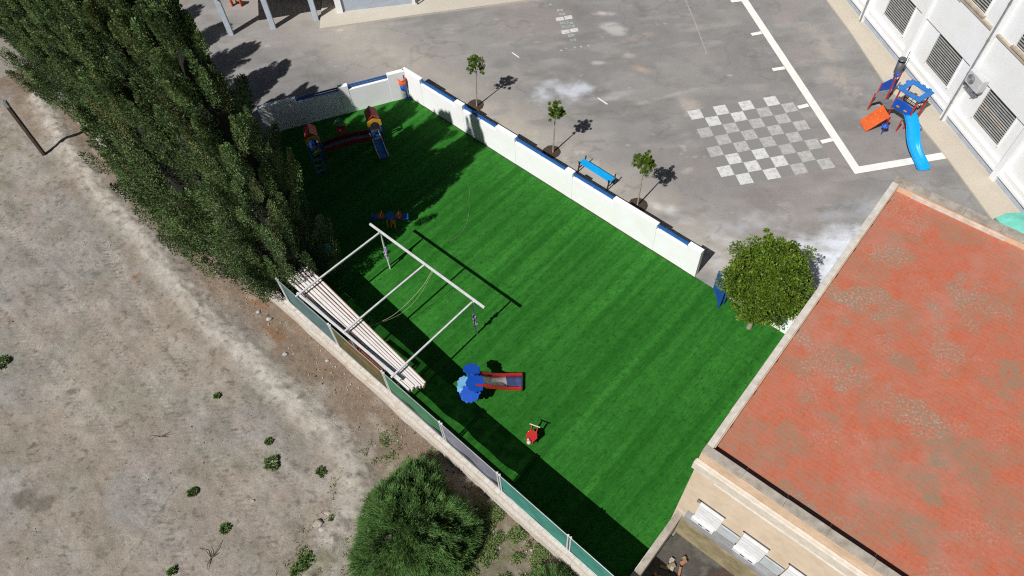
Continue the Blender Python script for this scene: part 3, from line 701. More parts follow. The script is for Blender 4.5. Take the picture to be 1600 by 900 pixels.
# ================================================================ RED-ROOFED BUILDING
def roof_tiles():
    m, N, L, B = new_mat('terracotta_roof_tiles')
    ang = math.atan2(bd[1], bd[0]); v = _coord(N, L, (1, 1, 1), -ang); v0 = _coord(N, L)
    br = N.new('ShaderNodeTexBrick'); L.new(v, br.inputs['Vector']); br.inputs['Scale'].default_value = 1
    br.inputs['Brick Width'].default_value = .26; br.inputs['Row Height'].default_value = .13; br.inputs['Mortar Size'].default_value = .010; br.inputs['Mortar Smooth'].default_value = .3
    br.inputs['Color1'].default_value = (.52, .125, .060, 1); br.inputs['Color2'].default_value = (.45, .130, .072, 1); br.inputs['Mortar'].default_value = (.33, .12, .075, 1)
    br.inputs['Bias'].default_value = -.1
    n1 = _noise(N, L, .55, 7, .7, v0); n2 = _noise(N, L, 2.6, 7, .75, v0); n3 = _noise(N, L, 17, 5, .7, v0)
    c = _mix(N, L, br.outputs[0], (.44, .18, .125), _ramp(N, L, n2, .38, .70, 0, .75))
    c = _mix(N, L, c, (.45, .25, .20), _ramp(N, L, n1, .50, .72, 0, .6))
    k4 = _noise(N, L, 8, 8, .85, v0, .5); c = _mix(N, L, c, (.20, .09, .055), _ramp(N, L, k4, .44, .28, 0, .8)); c = _mix(N, L, c, (.52, .38, .31), _ramp(N, L, k4, .60, .74, 0, .7))
    a = N.new('ShaderNodeAttribute'); a.attribute_name = 'tone'; sp = N.new('ShaderNodeSeparateColor'); L.new(a.outputs['Color'], sp.inputs[0])
    mu = N.new('ShaderNodeMath'); mu.operation = 'MULTIPLY'; L.new(sp.outputs[0], mu.inputs[0]); L.new(_ramp(N, L, k4, .40, .56, .0, 1.1), mu.inputs[1]); mu.use_clamp = True
    c = _mix(N, L, c, (.25, .195, .13), mu.outputs[0])
    mu2 = N.new('ShaderNodeMath'); mu2.operation = 'MULTIPLY'; L.new(sp.outputs[1], mu2.inputs[0]); L.new(_ramp(N, L, n3, .5, .66, 0, 1), mu2.inputs[1])
    c = _mix(N, L, c, (.46, .43, .38), mu2.outputs[0])
    c = _mix(N, L, c, (.20, .12, .08), _ramp(N, L, n3, .66, .78, 0, .35))
    L.new(c, B.inputs['Base Color']); B.inputs['Roughness'].default_value = .95; B.inputs['Specular IOR Level'].default_value = .2
    _bump(N, L, B, n3, .35, .03); return m
m_roof = roof_tiles()
rb = thing('flat_roofed_building', FP(BLD, 5, -5), 'beige building with weathered red tiled flat roof', 'building')
LB, WBd = 10.68, 13.0; ZT = 5.44
mb = MB(); mb.fbox(BLD, 0, WBd, -LB, 0, -.1, 4.50); part('wall', mb, 'beige_wall', rb)
mb = MB(); mb.fbox(BLD, -.02, WBd+.02, -.19, .0, 4.50, 5.36); mb.fbox(BLD, -.02, .18, -LB-.02, -.191, 4.50, 5.36)
BD = P(1600, 378, ZT)[:2]; 
mb.fbox(BLD, .181, WBd+.02, -LB-.02, -LB+.24, 4.50, 5.36); mb.fbox(BLD, WBd-.2, WBd+.021, -LB+.241, -.191, 4.50, 5.36); part('parapet', mb, 'orange_wall', rb, .01)
# coping built from individual worn slabs laid end to end in one mesh
mb = MB()
def coping_run(s0, n0, s1, n1, w):
    a = FP(BLD, s0, n0, ZT-.035); b = FP(BLD, s1, n1, ZT-.035); L_ = (b-a).length; k = int(L_/.95); d = (b-a).normalized(); an = math.atan2(d.y, d.x)
    for i in range(k):
        p = a.lerp(b, (i+.5)/k); mb.box(p+Vector((0, 0, random.uniform(-.004, .004))), (L_/k-.003, w+random.uniform(-.012, .012), .07), an+random.uniform(-.006, .006))
coping_run(-.02, -.10, WBd, -.10, .21); part('coping_front', mb, 'coping', rb, .006); mb = MB()
coping_run(.07, -.21, .07, -LB+.25, .165); part('coping_side', mb, 'coping_white', rb, .006); mb = MB()
coping_run(-.02, -LB+.11, WBd, -LB+.11, .29); part('coping_back', mb, 'coping', rb, .006)
mb = MB(); mb.fbox(BLD, -.07, WBd, .001, .12, 4.56, 4.93); mb.fbox(BLD, -.05, WBd, .002, .07, 4.931, 5.0); part('cornice', mb, 'cornice', rb, .02)
mb = MB(); mb.fbox(BLD, .55, WBd, .001, .05, 4.26, 4.34); part('string_course', mb, 'cornice', rb, .01)
# roof sheet with stain map
us = np.arange(0, WBd-.2, .1)
def roof_tone(x, y):
    c0 = lambda px, py: P(px, py, 5.2)[:2]
    s = np.zeros(len(x)); w = np.zeros(len(x))
    ST = [(1305, 575, 1.0, .45), (1430, 640, .55, .3), (1500, 715, .8, .45), (1490, 360, .9, .35), (1395, 400, .5, .45), (1350, 470, .6, .7), (1480, 540, .55, .4), (1240, 690, .5, .3), (1230, 780, 1.2, .25), (1370, 800, .5, .3), (1500, 470, .5, .7),
          (1580, 590, .5, .5), (1590, 820, .9, .6), (1440, 830, .4, .4), (1330, 560, .4, .3), (1560, 770, .4, .3), (1240, 570, .35, .3), (1400, 560, .4, .3), (1560, 480, .4, .4), (1280, 640, .6, .3), (1450, 760, .4, .3)]
    for i, (px, py, rx, ry) in enumerate(ST):
        c = c0(px, py); a = math.atan2(bd[1], bd[0]); dx, dy = x-c[0], y-c[1]
        u = (dx*math.cos(a)+dy*math.sin(a))/rx; v = (-dx*math.sin(a)+dy*math.cos(a))/ry
        r = np.sqrt(u*u+v*v)*.85+(fbm(x, y, 2.6, 5, 400+i)-.5)*2.6
        k = 1-sstep(.5, 1.1, r); s = np.maximum(s, k*(.55+.35*(i % 3)/2))
        if i in (4, 5, 6, 10, 0, 1): w = np.maximum(w, k*.6)
    e_s = (x-BC[0])*bd[0]+(y-BC[1])*bd[1]; e_n = -((x-BC[0])*bn[0]+(y-BC[1])*bn[1])
    s = np.maximum(s, .6*(1-sstep(.25, .9, e_n+(fbm(x, y, 1.5, 4, 450)-.5)*1.2)))
    s = np.maximum(s, .6*sstep(.54, .72, fbm(x, y, 1.1, 6, 460, .6))); s = np.maximum(s, .55*sstep(.62, .74, fbm(x, y, 3.2, 5, 461, .6)))
    s = np.maximum(s, .35*(1-sstep(.2, .5, e_s)))
    return np.stack([s, w*.8+.35*sstep(.55, .7, fbm(x, y, 1.3, 4, 470)), s*0], 1)
O_ = FP(BLD, .15, -.17)
o = grid_sheet('roof', (O_.x, O_.y), bd, bl, int((WBd-.3)/.1), int((LB-.3)/.1)+1, .1, lambda x, y: 5.17+.02*(fbm(x, y, .5, 2, 5)-.5), roof_tone, m_roof)
o.parent = rb; o.data.transform(Matrix.Translation(-rb.location))
# drainage holes along the parapet
for k in range(9):
    mb = MB(); mb.fbox(BLD, .182, .192, -1.0-k*1.1-.1, -1.0-k*1.1, 5.19, 5.25); part('drain_hole', mb, 'dark_glass_and_shadow', rb)
# back flashing
mb = MB(); mb.fbox(BLD, .6, 3.2, -LB+.241, -LB+.26, 5.15, 5.30); part('flashing', mb, 'coping_white', rb); mb = MB(); mb.fbox(BLD, 4.6, 6.0, -LB+.241, -LB+.26, 5.15, 5.28); part('flashing', mb, 'coping_white', rb)
# facade: shutters, panels, ledge
for i, (a, b) in enumerate(((.50, 1.16), (1.72, 2.38), (2.94, 3.60), (4.16, 4.82), (5.38, 6.04))):
    mb = MB(); mb.fbox(BLD, a-.05, b+.02, .001, .015, 2.86, 2.93, 1); mb.fbox(BLD, a, b, .002, .10, 1.93, 2.85, 0)  # black strip over each shutter is the lintel shadow, drawn as dark colour
    for z in (2.1, 2.3, 2.5, 2.7): mb.fbox(BLD, a+.01, b-.01, .1005, .106, z, z+.012, 0)
    w = part('window', mb, ['shutter', 'dark_glass_and_shadow'], rb, .012)
    mb = MB(); mb.fbox(BLD, a-.02, b-.05, .108, .20, 1.86, 2.02); part('sill', mb, 'shutter', w)
    mb = MB(); mb.fbox(BLD, a+.2, a+.32, .2005, .21, 1.93, 1.97); part('vent_slot', mb, 'dark_metal', w); mb = MB(); mb.fbox(BLD, a+.42, a+.54, .2005, .21, 1.93, 1.97); part('vent_slot', mb, 'dark_metal', w)
    mb = MB(); mb.fbox(BLD, b+.02, b+.54, .001, .05, 1.86, 2.42); mb.fbox(BLD, b+.01, b+.55, .001, .02, 2.421, 2.45, 1); part('panel', mb, ['panel_grey', 'dark_glass_and_shadow'], rb, .01)
mb = MB(); mb.tube([FP(BLD, .42, .03, 2.80), FP(BLD, .42, .06, 2.95), FP(BLD, .48, .10, 3.0)], .03); part('pipe_elbow', mb, 'grey_metal', rb)
mb = MB()
prof = [(.001, 1.80), (.05, 1.80), (.14, 1.66), (.17, 1.52), (.17, 1.42), (.001, 1.25)]
pts0 = [FP(BLD, .30, n, z) for n, z in prof]
mb.slab(pts0, FP(BLD, WBd, 0)-FP(BLD, .30, 0)); part('concrete_ledge', mb, 'concrete', rb)
mb = MB(); mb.fbox(BLD, .22, WBd, .001, .12, -.1, 1.14); part('lower_wall', mb, 'ochre', rb)
# dark back yard
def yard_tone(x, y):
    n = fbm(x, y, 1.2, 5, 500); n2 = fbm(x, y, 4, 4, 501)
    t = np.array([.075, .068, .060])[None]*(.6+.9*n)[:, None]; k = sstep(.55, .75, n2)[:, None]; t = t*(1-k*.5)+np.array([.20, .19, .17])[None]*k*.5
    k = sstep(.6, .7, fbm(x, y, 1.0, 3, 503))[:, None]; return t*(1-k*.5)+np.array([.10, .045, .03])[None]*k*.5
m_yard = sheet_mat('dark_yard_ground', None, .25, .6, .95)
O_ = FP(BLD, .2, 5.0)
def yz(x, y):
    k = (x-END[0][0])*en[0]+(y-END[0][1])*en[1]
    return .06+.03*(fbm(x, y, 2, 3, 9)-.5)
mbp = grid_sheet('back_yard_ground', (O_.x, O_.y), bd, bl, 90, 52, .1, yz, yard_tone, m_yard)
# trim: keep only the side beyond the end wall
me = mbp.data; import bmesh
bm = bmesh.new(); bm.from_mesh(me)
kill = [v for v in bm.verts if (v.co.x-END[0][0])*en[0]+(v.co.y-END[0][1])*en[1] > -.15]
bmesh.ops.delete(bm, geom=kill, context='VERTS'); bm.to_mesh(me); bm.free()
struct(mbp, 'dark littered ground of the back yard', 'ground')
mb = MB()
for k in range(6):
    a = FP(BLD, 1.3+k*.12, 1.0+.1*k, .1); 
mb.bar(FP(BLD, 1.3, 1.05, .14), FP(BLD, 2.9, 1.15, .14), .12, .05); mb.bar(FP(BLD, 1.6, 1.25, .13), FP(BLD, 3.2, 1.40, .13), .06, .06)
t = thing('timber_offcut', FP(BLD, 2, 1.1, .1), 'grey boards lying on the dark back yard ground', 'boards'); part('board', mb, 'concrete', t)
mb = MB()
for k in range(40):
    s = .6+random.random()*3.6; q = FP(END, s, -.45-random.random()*.5, .09+random.random()*.06)
    mb.box(q, (random.uniform(.06, .26), random.uniform(.04, .12), random.uniform(.03, .10)), random.random()*3, random.choice((0, 1, 1, 2)))
o = mb.build('rubble', ['timber_tan', 'stone', 'ochre']); tag(o, 'broken bricks and scrap heaped along the end wall', 'rubble', kind='stuff')

# ================================================================ SCHOOL building (right)
sch = thing('school_building', FP(SCH, 5, -3), 'white two storey school building with louvred windows', 'building')
BAY = 3.475; S0 = -.10-BAY*3; NB = 9; S1 = S0+BAY*NB; ZS = 7.3
mb = MB(); mb.fbox(SCH, S0, S1, -9, -.12, -.1, ZS); part('wall', mb, 'school_white', sch)
mb = MB(); mb.fbox(SCH, S0, S1, -.119, -.03, -.1, .36); part('plinth', mb, 'plinth', sch)
mb = MB(); mb.fbox(SCH, S0, S1, -.119, .06, .38, .50); mb.fbox(SCH, S0, S1, -.119, .0, .501, .74); part('ledge', mb, 'school_white', sch, .01)
for i in range(NB+1):
    s = S0+BAY*i
    mb = MB(); mb.fbox(SCH, s-.13, s+.13, -.12, .075, -.1, ZS-.01); part('pilaster', mb, 'school_white', sch, .01)
for i in range(NB):
    s = S0+BAY*i
    mb = MB(); mb.fbox(SCH, s+.131, s+BAY-.131, -.119, -.05, 2.54, 4.12); part('spandrel', mb, 'school_white', sch, .01)
    mb = MB(); mb.fbox(SCH, s+.131, s+BAY-.131, -.119, -.01, 4.121, 4.22); part('sill_band', mb, 'trim_tan', sch, .01)
    mb = MB(); mb.fbox(SCH, s+.131, s+BAY-.131, -.119, -.05, 5.9, ZS-.02); part('spandrel', mb, 'school_white', sch, .01)
    for (z0, z1) in ((1.10, 2.47), (4.36, 5.75)):
        a, b = s+1.10, s+2.75
        if z0 > 4: a, b = s+1.02, s+2.60
        mb = MB(); mb.fbox(SCH, a, b, -.118, -.115, z0, z1); mb.fbox(SCH, a-.03, a, -.118, -.06, z0-.03, z1+.03, 1); mb.fbox(SCH, b, b+.03, -.118, -.06, z0-.03, z1+.03, 1)
        w = part('window', mb, ['dark_glass_and_shadow', 'school_white'], sch)
        n = 13; mb = MB()
        for k in range(n):
            z = z0+.04+(z1-z0-.04)*k/n; faded = (abs(s-(-.10+BAY*2)) < .1 and z0 < 2 and k in (5, 6, 7))
            mb.fbox(SCH, a+.005, b-.005, -.112, -.096, z, z+.042, 1 if faded else 0)
        part('louvre', mb, ['louvre', 'louvre_pale'], w)
        if z0 > 4:
            mb = MB(); mb.fbox(SCH, a-.08, b+.08, -.118, .02, z0-.10, z0-.031); part('sill', mb, 'trim_tan', w)
mb = MB(); mb.fbox(SCH, S0-.1, S1+.1, -9.1, .14, ZS, ZS+.25); part('roof_edge', mb, 'school_white', sch, .02)
for s in (-.02, 6.90, 6.90+BAY*2):
    mb = MB(); mb.tube([FP(SCH, s, .13, .06), FP(SCH, s, .13, ZS-.05)], .038, 10)
    for z in (1.0, 2.4, 3.9, 5.4): mb.tube([FP(SCH, s, .13, z), FP(SCH, s, .13, z+.06)], .05, 10)
    part('downpipe', mb, 'grey_metal', sch)
mb = MB(); mb.tube([FP(SCH, .0, .0, 2.5), FP(SCH, .4, -.04, 2.6), FP(SCH, 3.2, -.04, 4.0), FP(SCH, 4.7, -.04, 4.05)], .012, 6); part('cable', mb, 'grey_metal', sch)
# air conditioner
c = FP(SCH, 7.48, .20, 2.55)
t = thing('air_conditioner', c, 'white air conditioning unit on brackets on the school wall', 'air conditioner')
yaw = math.atan2(sdv[1], sdv[0])
mb = MB(); mb.box(c, (.80, .30, .55), yaw); part('housing', mb, 'ac_white', t, .02)
mb = MB(); cc = FP(SCH, 7.34, .352, 2.55); nv = Vector((sn[0], sn[1], 0)); dv_ = Vector((sdv[0], sdv[1], 0))
mb.tube([cc, cc+nv*.015], .19, 20); part('fan_grille', mb, 'bin_grey', t)
mb = MB()
for k in range(5): mb.tube([cc+nv*.02+dv_*(.04*(k+.5)*math.cos(a))+Vector((0, 0, .04*(k+.5)*math.sin(a))) for a in [2*math.pi*j/18 for j in range(19)]], .005, 5)
part('grille_ring', mb, 'ac_white', t)
for s in (7.22, 7.74):
    mb = MB(); mb.bar(FP(SCH, s, -.02, 2.25), FP(SCH, s, .38, 2.25), .03, .03); mb.bar(FP(SCH, s, .0, 1.98), FP(SCH, s, .34, 2.24), .025, .025); part('bracket', mb, 'dark_metal', t)

# ================================================================ porch building (top)
c1, c2, c3 = P(361, 55), P(427, 45), P(494, 32)
pb = thing('porch_building', (c3[0], c3[1]+2, 0), 'building with pale blue columns and blue plinth at the top', 'building')
pd = (c3-c1)[:2]; pd = pd/np.linalg.norm(pd); pn = np.array([pd[1], -pd[0]]); PBF = (c1[:2], pd, pn)
for p in (c1, c2, c3):
    mb = MB(); mb.box((p[0], p[1]+.08, 1.5), (.24, .24, 3.1), math.atan2(pd[1], pd[0])); part('column', mb, 'column_blue', pb, .01)
mb = MB(); mb.fbox(PBF, -.75, 6.0, -8, .75, 3.05, 3.35); part('roof', mb, 'school_white', pb)
mb = MB(); mb.fbox(PBF, .9, 6.0, -8.2, -5.2, -.1, 3.04); part('back_wall', mb, 'plinth', pb)
w0 = P(537, 21)[:2]; w1 = P(640, 9)[:2]; wdv = (w1-w0)/np.linalg.norm(w1-w0); wnv = np.array([wdv[1], -wdv[0]]); PW = (w0, wdv, wnv)
mb = MB(); mb.fbox(PW, -.30, 0.0, -5, .08, .0, 3.04); part('pilaster', mb, 'school_white', pb)
mb = MB(); mb.fbox(PW, .001, 3.45, -5, -.02, .0, .75); part('plinth', mb, 'plinth', pb)
mb = MB(); mb.fbox(PW, .002, 3.45, -5, -.06, .751, 3.04); part('wall', mb, 'school_white', pb)
mb = MB(); mb.fbox(PW, 3.451, 3.60, -5, .03, .0, 3.04); part('pilaster', mb, 'school_white', pb)
mb = MB(); mb.tube([FP(PW, 3.7, .1, .1), FP(PW, 3.7, .1, 3.0)], .04); part('downpipe', mb, 'bin_grey', pb)
mb = MB(); mb.fbox(PW, 3.0, 6.6, -5.5, -1.2, .0, 3.04); part('side_wall', mb, 'school_white', pb)
mb = MB(); mb.fbox(PW, -.3, 6.8, -8, .10, 3.05, 3.36); part('roof', mb, 'school_white', pb)
# orange toy under the porch side
c = P(371, 9)
t = thing('play_table', c, 'small orange play bench beside the first porch column', 'bench')
mb = MB(); mb.box((c[0], c[1], .40), (.62, .22, .05), R(-8)); part('top', mb, 'yellow', t, .01)
mb = MB(); mb.box((c[0]-.05, c[1]+.28, .48), (.40, .16, .05), R(15)); part('back', mb, 'orange', t, .01)
for dx in (-.24, .24):
    mb = MB(); mb.box((c[0]+dx, c[1]-dx*.14, .19), (.05, .20, .38), R(-8)); part('leg', mb, 'orange', t)
mb = MB(); mb.bar((c[0]-.1, c[1]+.28, .03), (c[0]-.05, c[1]+.26, .47), .06, .06); part('leg', mb, 'orange', t)

# ================================================================ PLANTS
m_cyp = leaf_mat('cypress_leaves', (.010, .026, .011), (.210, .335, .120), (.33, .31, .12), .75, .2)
m_cit = leaf_mat('citrus_leaves', (.014, .040, .005), (.17, .29, .025), (.30, .34, .04), .45, .2)
m_broom = leaf_mat('broom_stems', (.014, .046, .012), (.145, .31, .070), (.27, .36, .14), .7, .2)
m_weed = leaf_mat('weed_leaves', (.07, .15, .04), (.24, .38, .11), (.28, .27, .13), .7, .2)
def cypress_mesh(name, h, r, seed, nplume=260, per=620):
    g = np.random.default_rng(seed)
    t = g.random(nplume)**1.15*.97+.015
    az = g.random(nplume)*2*np.pi
    prof = np.where(t < .12, .80+t/.12*.2, (1-(t-.12)/.88)**.70)
    lob = 1+.30*np.sin(az*3+seed+t*5)*np.sin(az*2-t*4+seed*2)+g.normal(0, .10, nplume)
    rad = r*prof*lob+.07
    inner = rad*g.uniform(.45, 1.0, nplume)
    up = g.uniform(1.1, 2.3, nplume)*(.55+.5*prof)
    a0 = np.stack([np.cos(az)*inner*.8, np.sin(az)*inner*.8, t*h-.35*up+.25], 1)
    a1 = np.stack([np.cos(az)*(inner*.96+.10), np.sin(az)*(inner*.96+.10), np.minimum(t*h+.75*up, h*1.0)], 1)
    C, T, tone = [], [], []
    for i in range(nplume):
        u = g.random(per)**.9
        ax = a0[i]+(a1[i]-a0[i])*u[:, None]
        env = (.29*(.55+.6*prof[i])*g.uniform(.75, 1.25))*(np.sin(np.pi*np.clip(u*.80+.10, 0, 1))**.8)*(1-.45*u)+.025
        off = g.normal(size=(per, 3)); off /= np.linalg.norm(off, axis=1, keepdims=True)
        rr = env*g.random(per)**.35
        p = ax+off*rr[:, None]; p[:, 2] = np.maximum(p[:, 2], .15)
        C.append(p); dirn = (a1[i]-a0[i]); dirn /= np.linalg.norm(dirn)
        T.append(off*.75+dirn[None]*.8)
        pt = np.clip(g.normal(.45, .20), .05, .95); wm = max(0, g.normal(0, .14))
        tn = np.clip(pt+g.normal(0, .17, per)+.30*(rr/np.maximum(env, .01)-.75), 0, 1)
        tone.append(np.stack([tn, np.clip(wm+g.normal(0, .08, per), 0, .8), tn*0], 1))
    C = np.concatenate(C); T = np.concatenate(T); tone = np.concatenate(tone)
    T /= np.linalg.norm(T, axis=1, keepdims=True); n = len(C)
    S = np.cross(T, g.normal(size=(n, 3))); S /= np.linalg.norm(S, axis=1, keepdims=True)
    ln = g.uniform(.024, .056, n)[:, None]; wd_ = g.uniform(.012, .026, n)[:, None]
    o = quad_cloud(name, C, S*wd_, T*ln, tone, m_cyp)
    # gaps are deepened by an opaque core added to each tree
    return o
def core_mb(h, r):  # opaque tube added inside the crown to thicken its shadow and hide the trunk
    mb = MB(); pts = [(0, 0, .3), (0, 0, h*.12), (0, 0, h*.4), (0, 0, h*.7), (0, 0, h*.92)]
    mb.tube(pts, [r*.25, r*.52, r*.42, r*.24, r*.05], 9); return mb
MT['core'] = paint('dark_shade_core', (.016, .018, .010), 1, 0, .3, 4, .6)
def trunk_mb(h, r0, r1, n=7, wob=.05, x=0, y=0):
    mb = MB(); pts = [(x+random.uniform(-wob, wob)*(i > 0), y+random.uniform(-wob, wob)*(i > 0), h*i/n-.05) for i in range(n+1)]
    mb.tube(pts, [r0+(r1-r0)*i/n for i in range(n+1)], 9); return mb
variants = []
for i, (h, r) in enumerate(((12.3, 1.95), (11.4, 2.25), (10.6, 1.9))):
    cr = cypress_mesh('crown', h, r, 11+i*7); variants.append((cr, h, r))
cy_lab = ['nearest tall dark cypress standing over the stacked boards', 'second tall cypress back from the stacked boards', 'third tall cypress back from the stacked boards', 'fourth tall cypress in the row, middle of the dark hedge line',
          'fifth tall cypress back from the stacked boards', 'sixth tall cypress back from the stacked boards', 'cypress behind the leaning dark pole', 'last but one cypress at the top left edge', 'farthest cypress in the top left corner']
cyp = []
for i in range(9):
    s = (-3.45, -5.3, -7.3, -9.4, -11.6, -13.9, -16.3, -18.6, -21)[i]; n_ = (.85, .75, .4, .35, .8, 1.3, 1.3, 1.1, 1.1)[i]; p = FP(FENCE, s, n_)
    sc = (.86, 1.0, 1.02, 1.0, 1.0, .92, .95, .97, .95)[i]; sz = (1, 1, 1, .90, .78, .66, .74, .76, .76)[i]
    t = thing('cypress_tree', (p.x, p.y, 0), cy_lab[i], 'cypress tree', 'row of cypresses behind the fence'); cyp.append(t)
    cr, h, r = variants[(0, 1, 1, 1, 2, 0, 2, 2, 2)[i]]
    if i in (0, 1, 4): c = cr
    else: c = cr.copy(); COL.objects.link(c)
    c.parent = t; t.rotation_euler.z = i*1.3; t.scale = (sc, sc, sz)
    tm = trunk_mb(h*.9, .17, .03)
    for k in range(14):
        z = h*(.08+.055*k); a = k*2.4+i; q = r*(1-z/h)*.75; tm.tube([(0, 0, z), (q*.5*math.cos(a), q*.5*math.sin(a), z+q*.4), (q*math.cos(a), q*math.sin(a), z+q*1.1)], [.05, .035, .015], 6)
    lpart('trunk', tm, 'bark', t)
    lpart('shade_core', core_mb(h, r*.95), 'core', t)
# low skirt branches that reach over the fence onto the bare earth
# ---- round citrus tree
def leafy_ball(name, centre, rx, rz, n, size, mat, g, lumps=60, ln=1.5, flat=.0, tone_mu=.45, hollow=.5, parent=None, loc=(0, 0, 0)):
    """crown made of leaf clumps spread over an uneven ball"""
    d = g.normal(size=(lumps, 3)); d /= np.linalg.norm(d, axis=1, keepdims=True); d[:, 2] = np.where(d[:, 2] < -.75, -d[:, 2], d[:, 2])
    rad = g.uniform(hollow, 1.0, lumps)**.6*(1+.13*np.sin(d[:, 0]*5.1+1)*np.cos(d[:, 1]*4.3+d[:, 2]*3)+.10*np.sin(d[:, 2]*7+d[:, 0]*3)+g.normal(0, .035, lumps))
    lc = np.array(centre)+d*rad[:, None]*np.array([rx, rx, rz])*.86
    lr = g.uniform(.09, .24, lumps)*rx
    k = g.integers(0, lumps, n); o = g.normal(size=(n, 3)); o /= np.linalg.norm(o, axis=1, keepdims=True)
    rr = g.random(n)**.4
    C = lc[k]+o*(lr[k]*rr)[:, None]*np.array([1, 1, .8])
    T = o+.5*d[k]+g.normal(size=(n, 3))*.45; T /= np.linalg.norm(T, axis=1, keepdims=True)
    S = np.cross(T, g.normal(size=(n, 3))); S /= np.linalg.norm(S, axis=1, keepdims=True)
    l = g.uniform(.55, 1.4, n)[:, None]*size
    pt = np.clip(g.normal(tone_mu, .13, lumps), 0, 1)
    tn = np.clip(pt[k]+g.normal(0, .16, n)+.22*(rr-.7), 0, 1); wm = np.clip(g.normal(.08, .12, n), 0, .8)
    return quad_cloud(name, C, S*l/ln*.9, T*l, np.stack([tn, wm, tn*0], 1), mat, parent, loc)
tb = V(1170, 512)
t = thing('round_tree', tb, 'round dense green tree standing at the lawn corner by the blue gate', 'tree')
g = np.random.default_rng(5)
tm = MB(); tm.tube([(0, 0, -.05), (.02, .01, .5), (.05, .03, 1.0), (.0, .0, 1.8)], [.095, .08, .07, .03], 10)
for k in range(9):
    a = k*.7*2; tm.tube([(.04, .02, .8+.08*k), (.45*math.cos(a), .45*math.sin(a), 1.3+.1*k), (.9*math.cos(a), .9*math.sin(a), 1.7+.12*k)], [.045, .03, .012], 7)
lpart('trunk', tm, 'bark_pale', t)
leafy_ball('crown', (.12, .22, 2.42), 1.46, 1.38, 48000, .040, m_cit, g, 300, 1.7, hollow=.55, parent=t)
leafy_ball('crown_sprig', (.10, 1.30, 3.35), .22, .20, 500, .055, m_cit, g, 8, 1.6, parent=t, hollow=.1, tone_mu=.6)
# ---- young trees in soil pits
yl = ['slim young tree nearest the white wall corner', 'slim young tree between the blue bench and the far young tree', 'slim young tree between the bench and the round tree']
g = np.random.default_rng(9); 
for i, (bp, cp, pit) in enumerate((((745, 166), (744, 106), (743, 164)), ((864, 238), (868, 176), (862, 237)), ((996, 321), (1007, 256), (997, 320)))):
    b = V(*bp); hcr = (1.95, 2.05, 2.15)[i]; c = V(cp[0], cp[1], hcr)
    t = thing('young_tree', b, yl[i], 'young tree', 'young trees planted along the white wall')
    o = c-b; tm = MB(); tm.tube([(0, 0, -.04), (o.x*.3, o.y*.3, hcr*.35), (o.x*.7, o.y*.7, hcr*.7), (o.x, o.y, hcr+.2)], [.034, .028, .022, .01], 8)
    for k in range(7):
        a = k*2.4; tm.tube([(o.x*.8, o.y*.8, hcr*.82+.03*k), (o.x+.26*math.cos(a), o.y+.26*math.sin(a), hcr+.08*(k-2))], [.012, .004], 5)
    lpart('trunk', tm, 'bark_pale', t)
    leafy_ball('crown', (o.x, o.y, hcr+.05), (.46, .42, .48)[i], (.60, .50, .46)[i], (5200, 6200, 6800)[i], .024, m_cit, g, (60, 52, 70)[i], 1.7, hollow=.2, parent=t, tone_mu=.42)
    mb = MB(); q = V(*pit, .006); mb.disc((q.x, q.y, .006), .37, 26, 0, jit=.04); mb.disc((q.x+.01, q.y, .012), .31, 22, 1, jit=.06)
    struct(mb.build('soil_pit', ['concrete' if False else MT['soil'], MT['soil']]), 'round dark soil pit cut into the asphalt', 'soil pit')
# ---- broom bush at the bottom
def broom(name, loc, rx, hz, ntuft, per, seed, label, parent=None, group=None, mat=None, blade=(.08, .22), wd=.005):
    g = np.random.default_rng(seed); t = thing(name, loc, label, 'bush' if name != 'weed' else 'weed', group)
    az = g.random(ntuft)*2*np.pi; q = np.sqrt(g.random(ntuft))
    lob = 1+.16*np.sin(az*3+seed)+.10*np.sin(az*5+1); rad = q*rx*lob
    z = hz*np.sqrt(np.clip(1-q**2*.92, .03, 1))*g.uniform(.60, 1.08, ntuft)*(.78+.4*vnoise(rad*np.cos(az)*2.2, rad*np.sin(az)*2.2, seed))
    base = np.stack([rad*np.cos(az), rad*np.sin(az), z*.8], 1)
    out = np.stack([np.cos(az)*q, np.sin(az)*q, .9-.55*q], 1); out += g.normal(0, .18, out.shape); out /= np.linalg.norm(out, axis=1, keepdims=True)
    k = np.repeat(np.arange(ntuft), per); n = len(k)
    T = out[k]+g.normal(0, .34, (n, 3)); T /= np.linalg.norm(T, axis=1, keepdims=True)
    L_ = g.uniform(*blade, n)[:, None]
    s = g.random(n)[:, None]; C = base[k]+out[k]*(s*.30*min(1, hz))+g.normal(0, .05*min(1.2, rx), (n, 3))+T*L_*.3; C[:, 2] = np.maximum(C[:, 2], .02)
    S = np.cross(T, g.normal(size=(n, 3))); S /= np.linalg.norm(S, axis=1, keepdims=True)
    pt = np.clip(g.normal(.45, .2, ntuft), 0, 1)
    tn = np.clip(pt[k]*.9+(s[:, 0]-.5)*.5+g.normal(0, .14, n), 0, 1)
    quad_cloud('foliage', C, S*wd*g.uniform(.7, 1.5, (n, 1)), T*L_*.5, np.stack([tn, np.clip(g.normal(.1, .15, n), 0, .9), tn*0], 1), mat or m_broom, t)
    return t
bb = P(650, 832)
t = broom('bush', (bb[0], bb[1], -.05), 1.44, 1.95, 700, 240, 3, 'large feathery green broom bush at the bottom beside the fence wall')
sm = MB()
for k in range(26):
    a = k*2.4; q = .3+1.1*random.random(); sm.tube([(0, 0, 0), (q*.5*math.cos(a), q*.5*math.sin(a), .5), (q*math.cos(a), q*math.sin(a), 1.2*math.sqrt(max(.05, 1-(q/1.8)**2)))], [.03, .02, .008], 5)
lpart('stem', sm, 'bark', t)
leaf2 = broom('bush', tuple(P(600, 720)[:2])+(-.05,), .01, .02, 1, 1, 4, 'x'); 
